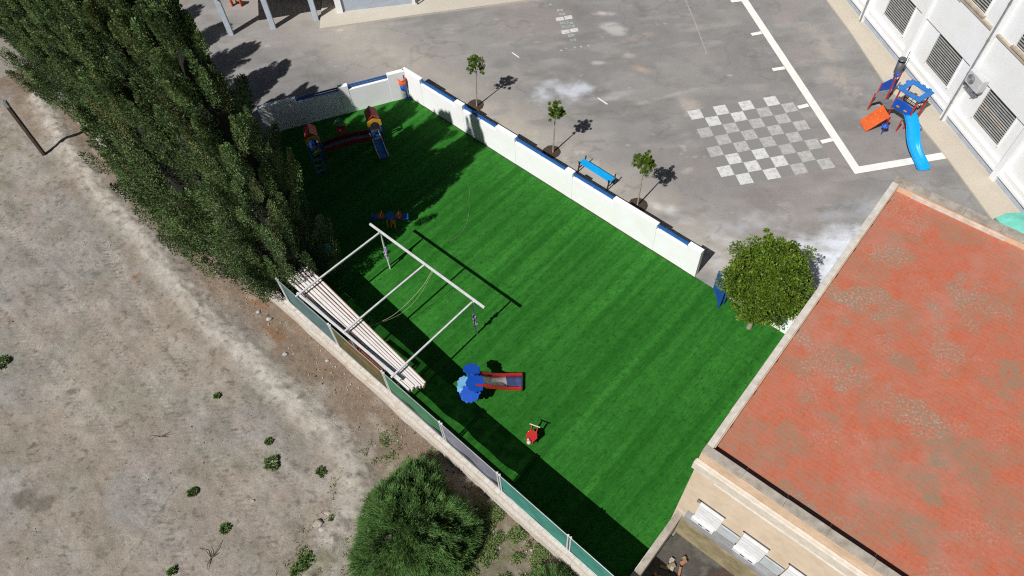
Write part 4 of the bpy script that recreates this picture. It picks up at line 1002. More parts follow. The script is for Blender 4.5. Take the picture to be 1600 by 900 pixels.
for o in list(leaf2.children): bpy.data.objects.remove(o)
bpy.data.objects.remove(leaf2)
bb = P(868, 938); broom('bush', (bb[0], bb[1], -.05), .6, .9, 260, 40, 14, 'bush added below the bottom edge to cast a shadow')  # unseen bush, added for the shadow it throws into view
# ---- single weeds on the bare earth
WD = [(424, 724, .30, 'largest leafy weed tuft on the bare earth'), (300, 769, .22, 'leafy weed tuft at the end of the painted cable shadow'), (351, 826, .21, 'leafy weed tuft below the end of the painted cable shadow'), (419, 690, .15, 'small weed just above the largest tuft'),
      (338, 618, .11, 'small lone weed in the middle of the bare earth'), (500, 738, .26, 'loose grey green weed near the broom bush'), (268, 893, .17, 'low weed at the bottom edge left of the dead twigs'), (2, 566, .32, 'dark green weed cut by the left edge'),
      (552, 745, .22, 'thin weed touching the broom bush'), (480, 878, .34, 'spreading weed patch at the bottom near the bush'), (462, 892, .25, 'weed cut by the bottom edge left of the bush'),
      (520, 810, .16, 'weed between pale stones and the bush')]
for i, (px, py, r, lab) in enumerate(WD):
    r = r*(1 if r > .28 else .72); p = P(px, py); broom('weed', (p[0], p[1], -.045), r*.62, r*.45, int(18+r*110), 22, 30+i, lab, group='weeds on the bare earth', mat=m_weed, blade=(.05, .13), wd=.012)
# low ground cover near the bush, countless
g = np.random.default_rng(77); pts = []
for px, py, rx, n in ((790, 850, 1.25, 3400), (840, 875, .9, 2600), (730, 885, .9, 1600), (500, 880, .8, 900), (690, 700, .4, 200), (590, 700, .7, 380), (545, 760, .5, 260), (520, 850, .7, 420), (770, 800, .35, 250)):
    c = P(px, py)[:2]; q = g.normal(size=(n, 2))*rx*.5; pts.append(c+q)
pts = np.concatenate(pts); v = (pts-FA)@fn; pts = pts[v < -.30]
cl = fbm(pts[:, 0], pts[:, 1], 2.4, 3, 5) > .47; pts = pts[cl]; n = len(pts)*6; k = np.repeat(np.arange(len(pts)), 6)
C = np.concatenate([pts[k]+g.normal(0, .035, (n, 2)), g.uniform(-.04, .05, (n, 1))], 1)
T = g.normal(size=(n, 3))*.6+np.array([0, 0, .6]); T /= np.linalg.norm(T, axis=1, keepdims=True); S = np.cross(T, g.normal(size=(n, 3))); S /= np.linalg.norm(S, axis=1, keepdims=True)
tn = np.clip(g.normal(.5, .25, n), 0, 1)
o = quad_cloud('ground_cover', C, S*.011, T*g.uniform(.02, .05, (n, 1)), np.stack([tn, np.clip(g.normal(.35, .3, n), 0, 1), tn*0], 1), m_weed)
tag(o, 'low weeds and dry grass on the earth around the broom bush', 'ground cover', kind='stuff')
# ---- pebbles and debris (countless) and a few separate stones
mb = MB(); rr = random.Random(4)
def pebble(x, y, z, r, mi):
    n = 6; vs = [(x+r*rr.uniform(.7, 1.2)*math.cos(2*math.pi*k/n), y+r*rr.uniform(.7, 1.2)*math.sin(2*math.pi*k/n), z-.02) for k in range(n)]
    vs += [(x+.6*(a-x), y+.6*(b-y), z+r*.7) for a, b, c in vs]; mb.add(vs, [tuple(range(n, 2*n))]+[(k, (k+1) % n, n+(k+1) % n, n+k) for k in range(n)], mi)
for k in range(1900):
    s = rr.uniform(-16, 10); d_ = -.28-abs(rr.gauss(0, 1.0)); p = FP(FENCE, s, d_)
    pebble(p.x, p.y, -.04, abs(rr.gauss(0, .014))+.006, rr.choice((0, 0, 0, 1, 2)))
for k in range(1500):
    s = rr.uniform(-18, 12); d_ = rr.uniform(-13, -.5); p = FP(FENCE, s, d_); pebble(p.x, p.y, -.045, abs(rr.gauss(0, .009))+.004, rr.choice((0, 1, 1, 2)))
MT['clod'] = paint('earth_clod', (.16, .13, .10), 1, 0, .3, 8, .5)
o = mb.build('gravel', [MT['stone'], MT['clod'], MT['timber_tan']]); tag(o, 'pebbles and crumbs scattered over the bare earth', 'gravel', kind='stuff')
SN = [(497, 818, .16, 'pale grey stone in the group left of the bush, upper one'), (504, 827, .13, 'pale grey stone in the group left of the bush, lower one'), (512, 801, .10, 'pale stone highest of the group left of the bush'), (445, 653 - 100, .10, 'reddish stone close under the fence wall'),
      (403, 487, .09, 'pale stone on the rusty earth below the fence end'), (420, 498, .11, 'flat beige stone on the rusty earth below the fence end'), (511, 563, .07, 'light stone beside the flaking wall'), (383, 431, .26, 'large pale rock slab under the nearest cypress'),
      (125, 190, .12, 'pale stone near the foot of the dark pole'), (395, 782, .05, 'small white pebble alone above the dead twigs')]
for i, (px, py, r, lab) in enumerate(SN):
    mb = MB(); p = P(px, py); mb.ball((p[0], p[1], -.02), r, 0, 6, (1, .75, .45), .22); o = mb.build('stone', 'stone'); tag(o, lab, 'stone', 'loose stones on the bare earth')
t0 = V(250, 683, -.03); mb = MB()
for a, l in ((.2, .5), (.5, .35), (-.1, .3), (2.9, .3)): mb.tube([t0, t0+Vector((math.cos(a)*l*.5, math.sin(a)*l*.5, .04)), t0+Vector((math.cos(a)*l, math.sin(a)*l, .0))], [.012, .008, .003], 5)
tag(mb.build('dead_branch', 'bark'), 'thin dead branch lying alone on the bare earth', 'dead branch')
t0 = V(330, 872, -.03); mb = MB()
for a, l in ((.9, .55), (2.3, .5), (1.6, .3), (4.4, .35), (.4, .25)): mb.tube([t0, t0+Vector((math.cos(a)*l*.5, math.sin(a)*l*.55, .06)), t0+Vector((math.cos(a+.2)*l, math.sin(a+.2)*l, .01))], [.016, .010, .004], 5)
tag(mb.build('dead_branch', 'bark'), 'forked dead twigs near the bottom edge', 'dead branch')

# ================================================================ leaning pole
a = V(68, 240); t = thing('utility_pole', a, 'dark wooden pole with pale metal top standing on the bare earth', 'pole')
hp = 2.85; top = V(6, 158, hp)
mb = MB(); mb.bar(a-Vector((0, 0, .1)), a.lerp(top, .93), .13, .13); part('shaft', mb, 'pole_wood', t, .01)
mb = MB(); mb.bar(a.lerp(top, .90), top, .15, .15); mb.bar(top, top+Vector((-.25, .15, .02)), .08, .05); part('metal_cap', mb, 'grey_metal', t, .01)

# ================================================================ PERGOLA frame
def fr(px, py, h=2.03): return V(px, py, h)
uA, uB = fr(578, 350), fr(757, 481); j1, j3 = fr(594, 363), fr(739, 471); j2 = fr(664, 413)
lA, lB, lC = fr(468, 461), fr(543, 516), fr(617, 586)
pg = thing('pergola_frame', (j2.x, j2.y, 0), 'white metal pergola frame with three crossbeams over the lawn edge', 'pergola')
mb = MB(); mb.bar(uA, uB, .075, .075); part('long_beam', mb, 'white_metal', pg, .008)
mb = MB(); dl = (lC-lA).normalized(); mb.bar(lA-dl*.12, lC+dl*.25, .075, .075); part('long_beam', mb, 'white_metal', pg, .008)
for a, b in ((j1, lA), (j2, lB), (j3, lC)):
    d = (b-a).normalized(); mb = MB(); mb.bar(a-Vector((0, 0, .0))+d*.04, b+d*.14+Vector((0, 0, .055)), .06, .06); part('crossbeam', mb, 'white_metal', pg, .008)
for i, (ft, tp_) in enumerate((((610, 420), j1), ((745, 522), j3))):
    f = V(*ft); mb = MB(); mb.tube([f, (tp_.x, tp_.y, 2.0)], .033, 10); part('post', mb, 'white_metal', pg)
    mb = MB(); rr = random.Random(i)
    for k in range(13):
        z = .55+.055*k; q = f.lerp(Vector((tp_.x, tp_.y, 2.0)), z/2.0); mb.box(q+Vector((rr.uniform(-.03, .03), rr.uniform(-.03, .03), 0)), (rr.uniform(.05, .11), rr.uniform(.03, .09), .07), rr.random()*3)
    part('wrap', mb, 'mauve', pg)
for p in (lA, lB, lC):
    mb = MB(); mb.tube([(p.x, p.y, 0), (p.x, p.y, 2.0)], .03, 8); part('post', mb, 'white_metal', pg)
for a, b in ((j1, lA), (j2, lB), (j3, lC)):
    d = (a-b); d.normalize(); b = Vector((b.x, b.y, 1.60)); mb = MB(); mb.bar(b-d*.05, b+d*.9, .05, .05); part('support_bar', mb, 'dark_metal', pg)
# stacked boards lying on the supports
labs = ['outermost pale board of the stack, nearest the lawn', 'second pale board from the lawn side of the stack', 'tan edged board third from the lawn side', 'pale board in the middle of the stack', 'grey white board fourth from the lawn side, broad', 'pale board second from the fence side of the stack', 'cream edged board on the fence side of the stack']
for i in range(7):
    k = i/6; zt = 1.80
    a = V(lerp(481, 449, k), lerp(420, 436, k), zt); b = V(lerp(664, 638, k), lerp(600, 609, k), zt)
    dd = (a-b).normalized(); b = b-dd*(.025*((i*3) % 4)); a = a+dd*(.05+.08*((i*5) % 3))
    w = (.085, .09, .07, .12, .12, .07, .075)[i]; h = .17-.02*(i % 2)
    t = thing('board', (a+b)/2, labs[i], 'board', 'boards stacked under the pergola beams')
    mb = MB(); mb.bar(a, b, w*.74, h); part('face', mb, 'timber_white', t, .004)
    up_ = Vector((0, 0, 1)).cross((b-a).normalized()); 
    mb = MB(); mb.bar(a+up_*(w*.37+.012), b+up_*(w*.37+.012), .022, h*.90); part('edge_strip', mb, 'timber_tan', t)
    mb = MB(); e_ = (b-a).normalized(); mb.bar(b+e_*.002, b+e_*.012, w*.8, h*.95); part('end_cap', mb, 'timber_cream', t)
a, b = V(556, 537, 1.3), V(607, 577, 1.3); mb = MB(); mb.bar(a, b, .09, .10); part_t = thing('red_beam', (a+b)/2, 'dark red beam beside the fence under the board stack', 'beam'); part('beam', mb, 'timber_red', part_t, .005)
mb = MB(); 
for q in (a, b): mb.tube([(q.x, q.y, .0), (q.x, q.y, 1.25)], .02)
part('leg', mb, 'dark_metal', part_t)
for i in range(3):
    a, b = V(538+i*4, 536-i*2, .75), V(592+i*3, 584-i*3, .75); mb = MB(); mb.tube([a, b], .035, 8); t = thing('orange_pole', (a+b)/2, ('orange pole behind the olive netting, nearest the fence', 'orange pole behind the olive netting, middle one', 'orange pole behind the olive netting, nearest the lawn')[i], 'pole', 'orange poles stored behind the fence')
    part('shaft', mb, 'timber_orange', t)
    mb = MB(); e_ = (b-a).normalized(); mb.tube([a-e_*.02, a+e_*.01], .038, 8); mb.tube([b-e_*.01, b+e_*.02], .038, 8); mb.tube([(a.x, a.y, 0), (a.x, a.y, .72)], .02, 6); mb.tube([(b.x, b.y, 0), (b.x, b.y, .72)], .02, 6); part('stand', mb, 'dark_metal', t)
# ropes and hose
cv = [V(675, 423, 1.98), V(662, 445, 1.60), V(640, 470, 1.3), V(615, 492, 1.15), V(590, 505, 1.25), V(574, 511, 1.55)]
def spline(pts, n=8):
    out = []
    P_ = [pts[0]]+pts+[pts[-1]]
    for i in range(1, len(P_)-2):
        for k in range(n):
            t = k/n; a, b, c, d = P_[i-1], P_[i], P_[i+1], P_[i+2]
            out.append(.5*((2*b)+(c-a)*t+(2*a-5*b+4*c-d)*t*t+(3*b-a-3*c+d)*t**3))
    out.append(pts[-1]); return out
mb = MB(); mb.tube(spline(cv), .007, 6); tag(mb.build('rope', 'rope'), 'yellowish rope hanging loose from the pergola beam', 'rope')
mb = MB(); mb.tube(spline([V(676, 425, 1.98), V(655, 462, 1.35), V(628, 489, 1.05), V(598, 503, 1.2), V(575, 510, 1.55)]), .004, 6); tag(mb.build('rope', 'rope'), 'thinner second rope hanging beside the yellowish rope', 'rope')
mb = MB(); mb.tube(spline([V(735, 292, .03), V(733, 310, .03), V(733, 330, .03), V(728, 352, .03), V(716, 368, .03), V(703, 376, .03)]), .006, 6); tag(mb.build('hose', 'hose'), 'pale thin hose curling on the lawn beside the tree shade', 'hose')

# ================================================================ BENCH
def bench():
    a, b = V(907, 250, .42), V(959, 283, .42); mid = (a+b)/2; d = (b-a).normalized(); n = Vector((-d.y, d.x, 0))
    t = thing('bench', (mid.x, mid.y, 0), 'bright blue slatted bench with dark legs beside the white wall', 'bench')
    for k in (-1, 0, 1):
        mb = MB(); q = n*(.105*k); mb.bar(a+d*.05+q, b-d*.05+q, .092, .04); part('seat_slat', mb, 'sky_blue', t, .008)
    for q in (a+d*.10, b-d*.10):
        mb = MB(); up = Vector((0, 0, 1))
        mb.bar(q+n*.19-up*.03, q-n*.19-up*.03, .05, .04)
        for s in (-1, 1):
            mb.bar(q+n*(.17*s)-up*.04, q+n*(.26*s)-up*.42, .045, .045); mb.bar(q+n*(.18*s)-up*.03, q+n*(.22*s)+up*.14, .04, .04)
        mb.bar(q+n*.24-up*.22, q-n*.24-up*.22, .03, .03); part('leg_frame', mb, 'dark_metal', t)
    return t
bench()

# ================================================================ LITTER BIN on the lawn corner (orange tub over blue tub on a post)
c = V(637, 153); yawp = 0
t = thing('basket_stand', c, 'orange and blue tub on a thin stand in the lawn corner', 'tub stand')
mb = MB(); mb.tube([c, c+Vector((0, 0, 1.25))], .02, 8); mb.disc((c.x, c.y, .02), .14, 14); part('post', mb, 'blue', t)
def bowl(mb, c, r0, r1, z0, z1, n=20, th=.012, mi=0):
    vs = []; 
    for r, z in ((r0, z0), (r1, z1), (r1-th, z1), (r0-th, z0+.03)):
        vs += [(c[0]+r*math.cos(2*math.pi*k/n), c[1]+r*math.sin(2*math.pi*k/n), z) for k in range(n)]
    fs = []
    for j in range(3):
        for k in range(n): fs.append((j*n+k, j*n+(k+1) % n, (j+1)*n+(k+1) % n, (j+1)*n+k))
    mb.add(vs, fs, mi, True); mb.add(vs[:n], [tuple(range(n))[::-1]], mi); mb.add(vs[3*n:], [tuple(range(n))], mi)
cb = c+Vector((-.09, -.02, 0))
mb = MB(); bowl(mb, cb, .13, .15, .52, .82); part('lower_tub', mb, 'blue', t)
mb = MB(); bowl(mb, cb, .165, .175, .822, 1.10); mb.tube([cb+Vector((.175*math.cos(2*math.pi*k/20), .185*math.sin(2*math.pi*k/20), 1.10)) for k in range(21)], .014, 6); part('upper_tub', mb, 'orange', t)

# ================================================================ GREY BIN + pole by the school
c = P(1396, 123); t = thing('litter_bin', (c[0], c[1], 0), 'dark grey round bin on a post behind the climbing tower', 'litter bin')
b0 = V(1396, 123, .07)
mb = MB(); mb.tube([b0, b0+Vector((0, 0, .45))], .035); part('post', mb, 'dark_metal', t)
mb = MB(); bowl(mb, b0, .13, .16, .40, .98); part('basket', mb, 'bin_grey', t)
mb = MB(); mb.tube([b0+Vector((0, 0, 1.0)), b0+Vector((0, 0, 1.06))], [.17, .13], 18); mb.bar(b0+Vector((.15, 0, .8)), b0+Vector((.19, .05, 1.35)), .03, .03); part('lid', mb, 'bin_grey', t)

# ================================================================ CLIMBING TOWER with blue wave slide
def plate(mb, pts, th=.03, mi=0):
    a, b, c = Vector(pts[0]), Vector(pts[1]), Vector(pts[2]); n = (b-a).cross(c-b).normalized()*th
    mb.slab(pts, n, mi)
HR = 1.50
ct = V(1431, 142, HR); t = thing('play_tower', (ct.x, ct.y, 0), 'red and blue climbing tower with long sky blue slide by the school', 'play tower')
ax = (V(1430, 127, HR)-V(1410, 139, HR)); ax.z = 0; sd2 = ax.length; ax.normalize(); ay = Vector((ax.y, -ax.x, 0))   # ay points to the slide side
cn = Vector((ct.x, ct.y, 0)); 
def TW(u, v, z): return cn+ax*u+ay*v+Vector((0, 0, z))
hw = .36; hv = .42
for u in (-hw, hw):
    for v in (-hv, hv):
        mb = MB(); mb.tube([TW(u, v, 0), TW(u, v, HR-.03)], .034, 10); part('post', mb, 'red', t)
mb = MB()
for (u0, u1, v0, v1) in ((-hw-.10, hw+.10, -hv-.10, -hv+.12), (-hw-.10, hw+.10, hv-.12, hv+.10), (-hw-.10, -hw+.10, -hv+.12, hv-.12), (hw-.10, hw+.10, -hv+.12, hv-.12)):
    mb.prism([tuple(TW(u, v, 0)[:2]) for u, v in ((u0, v0), (u1, v0), (u1, v1), (u0, v1))], HR-.03, HR+.035)
for v in (-.28, 0, .28): mb.box(TW(hw+.13, v, HR), (.10, .14, .06), math.atan2(ax.y, ax.x))
for u in (-.22, .22): mb.box(TW(u, -hv-.13, HR), (.14, .10, .06), math.atan2(ax.y, ax.x))
part('roof_ring', mb, 'mid_blue', t, .015)
mb = MB(); mb.prism([tuple(TW(u, v, 0)[:2]) for u, v in ((-hw, -hv), (hw, -hv), (hw, hv), (-hw, hv))], .56, .61); part('platform', mb, 'deck_grey', t)
mb = MB(); plate(mb, [TW(-hw-.01, -hv, .62), TW(-hw-.01, hv*.9, .62), TW(-hw-.01, hv*.9, 1.05), TW(-hw-.01, 0, 1.12), TW(-hw-.01, -hv, 1.05)]); part('side_panel', mb, 'blue', t)
mb = MB()
for v in (-.2, .15): mb.bar(TW(-hw-.05, v-.05, .78), TW(-hw-.05, v+.08, .80), .015, .06)
part('panel_trim', mb, 'yellow', t)
mb = MB()
for z in (.72, .95): mb.tube([TW(hw, -hv, z), TW(hw, hv, z)], .016)
for v in (-.3, -.1, .1, .3): mb.tube([TW(hw, v, .62), TW(hw, v, .95)], .012)
mb.box(TW(hw+.14, .15, .78), (.26, .02, .22), .3); part('guard_rail', mb, 'dark_metal', t)
# bridge to a second low tower
c2 = V(1378, 152, .9); ux = Vector((c2.x-cn.x, c2.y-cn.y, 0)); 
def SW(px, py, h): return V(px, py, h)
lp = [(1356, 171), (1379, 165), (1368, 152), (1392, 148)]
lpW = [V(*q) for q in lp]
for q, hh in zip(lpW, (.85, 1.55, .75, 1.1)):
    mb = MB(); mb.tube([q, q+Vector((0, 0, hh))], .03, 10); part('post', mb, 'red', t)
mb = MB(); mb.prism([(q.x, q.y) for q in (lpW[0], lpW[1], lpW[3], lpW[2])], .30, .345); part('low_platform', mb, 'deck_grey', t)
mb = MB(); a, b = lpW[2], lpW[3]; plate(mb, [a+Vector((0, 0, .36)), b+Vector((0, 0, .36)), b+Vector((0, 0, .82)), (a+b)/2+Vector((0, 0, .92)), a+Vector((0, 0, .74))], .03); part('side_panel', mb, 'blue', t)
mb = MB(); q = lpW[1]+Vector((0, 0, 1.55)); mb.ball(q+Vector((0, 0, .03)), .075, 0, 6); mb.box(q+Vector((.0, .05, .05)), (.22, .04, .16), .6); part('flag_top', mb, 'blue', t)
mb = MB(); a, b = lpW[1]+Vector((0, 0, .33)), TW(-hw, -hv+.1, .56); nn = (b-a).cross(Vector((0, 0, 1))).normalized()*.26
plate(mb, [a-nn, b-nn, b+nn, a+nn], .03); part('ramp', mb, 'deck_grey', t)
# orange climbing wall: leans from the tower down to the left
a0_, a1_ = V(1380, 164, .80), V(1391, 183, .80); g0, g1 = V(1343, 190, .02), V(1353, 206, .02)
mb = MB(); plate(mb, [g0, g1, a1_, a0_], .04); part('climbing_wall', mb, 'orange', t, .01)
mb = MB()
for k in range(4):
    for j in (0, 1):
        q = g0.lerp(a0_, .18+.2*k).lerp(g1.lerp(a1_, .18+.2*k), .3+.4*j); mb.ball(q+Vector((-.0, 0, .045)), .032, 0, 5)
part('hand_hold', mb, 'yellow', t)
mb = MB(); mb.bar(a0_-Vector((0, 0, .78)), a0_, .05, .05); part('post', mb, 'red', t); mb = MB(); mb.bar(a1_-Vector((0, 0, .78)), a1_, .05, .05); part('post', mb, 'red', t)
q = V(1383, 197, .45); mb = MB()
for k in range(9): an = k*.7; mb.ball(q+Vector((.09*math.cos(an), .09*math.sin(an), .0)), .06, 0, 5)
mb.ball(q, .11, 0, 7); mb.tube([Vector((q.x, q.y, 0)), q], .02); part('step', mb, 'blue', t)
for q1, q2 in (((1371, 184), .55), ((1400, 205), .6)):
    mb = MB(); qq = V(*q1); mb.tube([qq, qq+Vector((0, 0, q2))], .028); part('post', mb, 'red', t)
# wave slide
cs = [(V(1408, 181, .70)+V(1430, 178, .70))/2, V(1421, 192, .66), V(1424, 206, .56), V(1427, 222, .42), V(1430, 238, .24), V(1434, 253, .10), V(1439, 266, .05)]
cs = spline(cs, 5)
cs = [q+Vector((.05*math.sin(i*.28), 0, 0)) for i, q in enumerate(cs)]
def chute(mb, cs, w, hside, n=9, flare=0, mi=0, th=.014):
    ring = []
    for i, p in enumerate(cs):
        tt = (cs[min(i+1, len(cs)-1)]-cs[max(i-1, 0)]).normalized(); s = tt.cross(Vector((0, 0, 1))).normalized(); u = s.cross(tt).normalized()
        top = [p+s*(w/2*(-1+2*k/(n-1)))+u*(hside*(abs(-1+2*k/(n-1)))**3) for k in range(n)]
        ring.append(top+[q-u*.03 for q in top[::-1]])
    m_ = len(ring[0]); vs = [q for r_ in ring for q in r_]; fs = [(i*m_+k, i*m_+(k+1) % m_, (i+1)*m_+(k+1) % m_, (i+1)*m_+k) for i in range(len(ring)-1) for k in range(m_)]
    mb.add(vs, fs, mi, True); mb.add(ring[0], [tuple(range(m_))], mi); mb.add(ring[-1], [tuple(range(m_))[::-1]], mi)
mb = MB(); chute(mb, cs, .52, .15); part('slide', mb, 'sky_blue', t)
mb = MB(); mb.bar(V(1424, 215, .02), V(1424, 215, .02)+Vector((0, 0, .42)), .04, .04); mb.tube([V(1436, 206, .05), V(1441, 200, .3), V(1436, 192, .5), V(1428, 186, .62)], .014); part('slide_leg', mb, 'blue', t)

# ================================================================ turquoise canopy
a = V(1572, 346, .9); t = thing('canvas_cover', a, 'turquoise canvas cover behind the red tiled roof', 'canvas cover')
pts = [V(1556, 340, .9), V(1572, 333, .95), V(1640, 330, 1.0), V(1640, 372, .9), V(1575, 362, .85)]
mb = MB(); ctr = sum(pts, Vector((0, 0, 0)))/5+Vector((0, 0, .10)); mb.add(pts+[ctr], [(i, (i+1) % 5, 5) for i in range(5)]); mb.add([p-Vector((0, 0, .06)) for p in pts]+pts, [(i, (i+1) % 5, 5+(i+1) % 5, 5+i) for i in range(5)])
part('canvas', mb, 'turquoise', t)
mb = MB()
for p in pts: mb.tube([(p.x, p.y, 0), (p.x, p.y, p.z-.03)], .025)
part('pole', mb, 'grey_metal', t)

# ================================================================ TREE-SHAPED SLIDE on the lawn
s0, s1 = V(742, 593, .95), V(816, 597, .10)
ctr = V(735, 606, 0); t = thing('toddler_slide', (ctr.x, ctr.y, 0), 'small red slide with blue leafy tree shaped tower on the lawn', 'slide')
k1 = V(757, 594, .80); k2 = V(783, 597, .28); k3 = V(803, 597, .12)
cs = spline([s0, k1, k2, k3, s1], 5)
mb = MB(); chute(mb, cs, .42, .0, 5); part('slide_bed', mb, 'slide_grey', t)
i2 = int(len(cs)*.60); mb = MB(); chute(mb, [q+Vector((0, 0, .012)) for q in cs[i2:]], .41, 0, 5); part('slide_end', mb, 'slide_blue', t)
for s in (-1, 1):
    mb = MB(); row = []
    for i, p in enumerate(cs):
        tt = (cs[min(i+1, len(cs)-1)]-cs[max(i-1, 0)]).normalized(); sd = tt.cross(Vector((0, 0, 1))).normalized()
        row.append(p+sd*((.235+.02*i/len(cs))*s)+Vector((0, 0, .03)))
    for a, b in zip(row[:-1], row[1:]): mb.bar(a, b, .055, .15)
    part('slide_side', mb, 'red', t)
mb = MB(); e_ = s1; n_ = (cs[-1]-cs[-3]).cross(Vector((0, 0, 1))).normalized(); mb.bar(e_+n_*.30, e_-n_*.30, .05, .12); part('end_foot', mb, 'black', t)
def leaf_plate(mb, c, r, nrm, n=36, th=.045, mi=0, seed=0, lob=8):
    nrm = Vector(nrm).normalized(); a = nrm.orthogonal().normalized(); b = nrm.cross(a)
    pts = [c+(a*math.cos(x)+b*math.sin(x))*r*(1+.09*math.sin(x*lob+seed)+.04*math.sin(x*13)) for x in [2*math.pi*k/n for k in range(n)]]
    mb.slab(pts, nrm*th, mi)
for i, (px, py, h, r, nn, m_) in enumerate(((737, 578, 1.12, .26, (.15, .35, 1), 'leaf_blue'), (742, 599, 1.02, .30, (.5, -.2, 1), 'leaf_blue'), (735, 614, .88, .29, (.2, -.5, 1), 'leaf_blue'), (724, 597, 1.05, .19, (-.4, .1, 1), 'pale_blue'), (722, 606, .80, .17, (-.7, -.2, 1), 'pale_blue'), (731, 618, .62, .22, (-.1, -.8, .8), 'leaf_blue'))):
    mb = MB(); leaf_plate(mb, V(px, py, h), r, nn, seed=i); part('leaf_panel', mb, m_, t)
mb = MB()
for px, py in ((741, 592), (741, 606)):
    q = V(px, py, .9); mb.tube([(q.x, q.y, 0), (q.x, q.y, 1.0)], .04, 8)
for k in range(3): q = V(722, 610, .25*(k+1)); w_ = Vector((.05, .16, 0)); mb.bar(q-w_, q+w_, .10, .04)
mb.bar(V(716, 612, .05)+Vector((0, 0, 0)), V(728, 612, .85), .05, .05); mb.bar(V(716, 620, .03), V(728, 620, .80), .05, .05)
part('ladder', mb, 'blue', t)
mb = MB(); q = V(731, 604, .62); mb.box(q, (.40, .40, .05), .1); mb.box(q-Vector((0, 0, .32)), (.30, .34, .60), .1); part('platform', mb, 'leaf_blue', t, .02)

# ================================================================ SPRING ROCKER (red)
c = V(832, 688); t = thing('spring_rocker', c, 'red spring rocker with white handles near the shadow edge', 'spring rocker')
mb = MB(); sp = [c+Vector((.07*math.cos(k*.7), .07*math.sin(k*.7), .02+.0065*k)) for k in range(42)]; mb.tube(sp, .012, 6); mb.tube([c, c+Vector((0, 0, .02))], .12, 14); part('spring', mb, 'dark_metal', t)
d = (V(835, 668)-V(825, 692)); d.z = 0; d.normalize(); n = Vector((-d.y, d.x, 0)); q = c+Vector((0, 0, .34))
prof = [(-.26, -.05), (-.20, .10), (-.02, .07), (.08, .10), (.20, .24), (.30, .20), (.28, .05), (.12, -.06)]
for s in (-1, 1):
    mb = MB(); mb.slab([q+d*x+n*(.08*s)+Vector((0, 0, z)) for x, z in prof], n*(.025*s)); part('side_plate', mb, 'red', t, .006)
mb = MB(); mb.slab([q+d*x+n*y+Vector((0, 0, .08)) for x, y in ((-.24, -.10), (-.24, .10), (-.05, .19), (.14, .10), (.14, -.10), (-.05, -.19))], (0, 0, .03)); part('seat', mb, 'red', t, .01)
mb = MB(); mb.ball(q+d*-.27+Vector((0, 0, .11)), .075, 0, 6); mb.ball(q+d*-.20+n*.05+Vector((0, 0, .13)), .04, 0, 5); part('seat_back', mb, 'cream', t)
mb = MB(); mb.tube([q+d*.24+n*-.17+Vector((0, 0, .27)), q+d*.24+n*.17+Vector((0, 0, .27))], .018, 8); part('handle', mb, 'cream', t); mb = MB(); mb.tube([q+d*.10+n*.17+Vector((0, 0, .0)), q+d*.10-n*.17], .016, 8); part('foot_bar', mb, 'cream', t)
mb = MB(); mb.box(q+d*-.22+n*.15, (.03, .03, .18)); part('foot_rest', mb, 'green_toy', t)

# ================================================================ SEESAW / shared rocker in the shade
c = V(610, 345); t = thing('seesaw', c, 'blue and orange toddler seesaw lying in the cypress shade', 'seesaw')
a, b = V(587, 341, .33), V(634, 340, .33); d = (b-a).normalized(); n = Vector((-d.y, d.x, 0))
mb = MB(); mb.bar(a, b, .12, .07); part('beam', mb, 'blue', t, .01)
for k, q in ((-1, a), (1, b)):
    mb = MB(); mb.box(q+Vector((0, 0, .05)), (.24, .24, .05), .0); mb.box(q+d*(.10*k)+Vector((0, 0, .12)), (.05, .22, .16)); part('seat', mb, 'blue', t, .015)
    mb = MB(); q2 = q.lerp((a+b)/2, .42); leaf_plate(mb, q2+Vector((0, 0, .14)), .13, (0, -.5, 1), lob=3); part('shield', mb, 'orange', t)
    mb = MB(); mb.tube([q2+n*.15+Vector((0, 0, .25)), q2-n*.15+Vector((0, 0, .25))], .016); part('handle', mb, 'yellow', t)
mb = MB(); m_ = (a+b)/2; leaf_plate(mb, m_+Vector((0, 0, .12)), .16, (0, -.3, 1), lob=4); part('centre_shield', mb, 'mid_blue', t)
mb = MB(); mb.tube([Vector((m_.x, m_.y, .0)), m_], .07, 10); 
for s in (-.14, 0, .14): mb.bar(m_+d*s+n*-.06, m_+d*s+n*-.22-Vector((0, 0, .30)), .05, .05)
part('base', mb, 'yellow', t)
# teal animal rocker deep in shade
c = V(512, 400); t = thing('rocker', c, 'turquoise toddler rocker in the deepest shade under the cypress', 'rocker')
mb = MB(); leaf_plate(mb, c+Vector((0, 0, .35)), .26, (.1, -.3, 1), lob=5); part('body', mb, 'turquoise', t)
mb = MB(); leaf_plate(mb, c+Vector((-.3, .1, .42)), .13, (-.2, -.3, 1), lob=3); part('head', mb, 'turquoise', t)
mb = MB(); mb.tube([c, c+Vector((0, 0, .35))], .06); part('spring', mb, 'dark_metal', t)

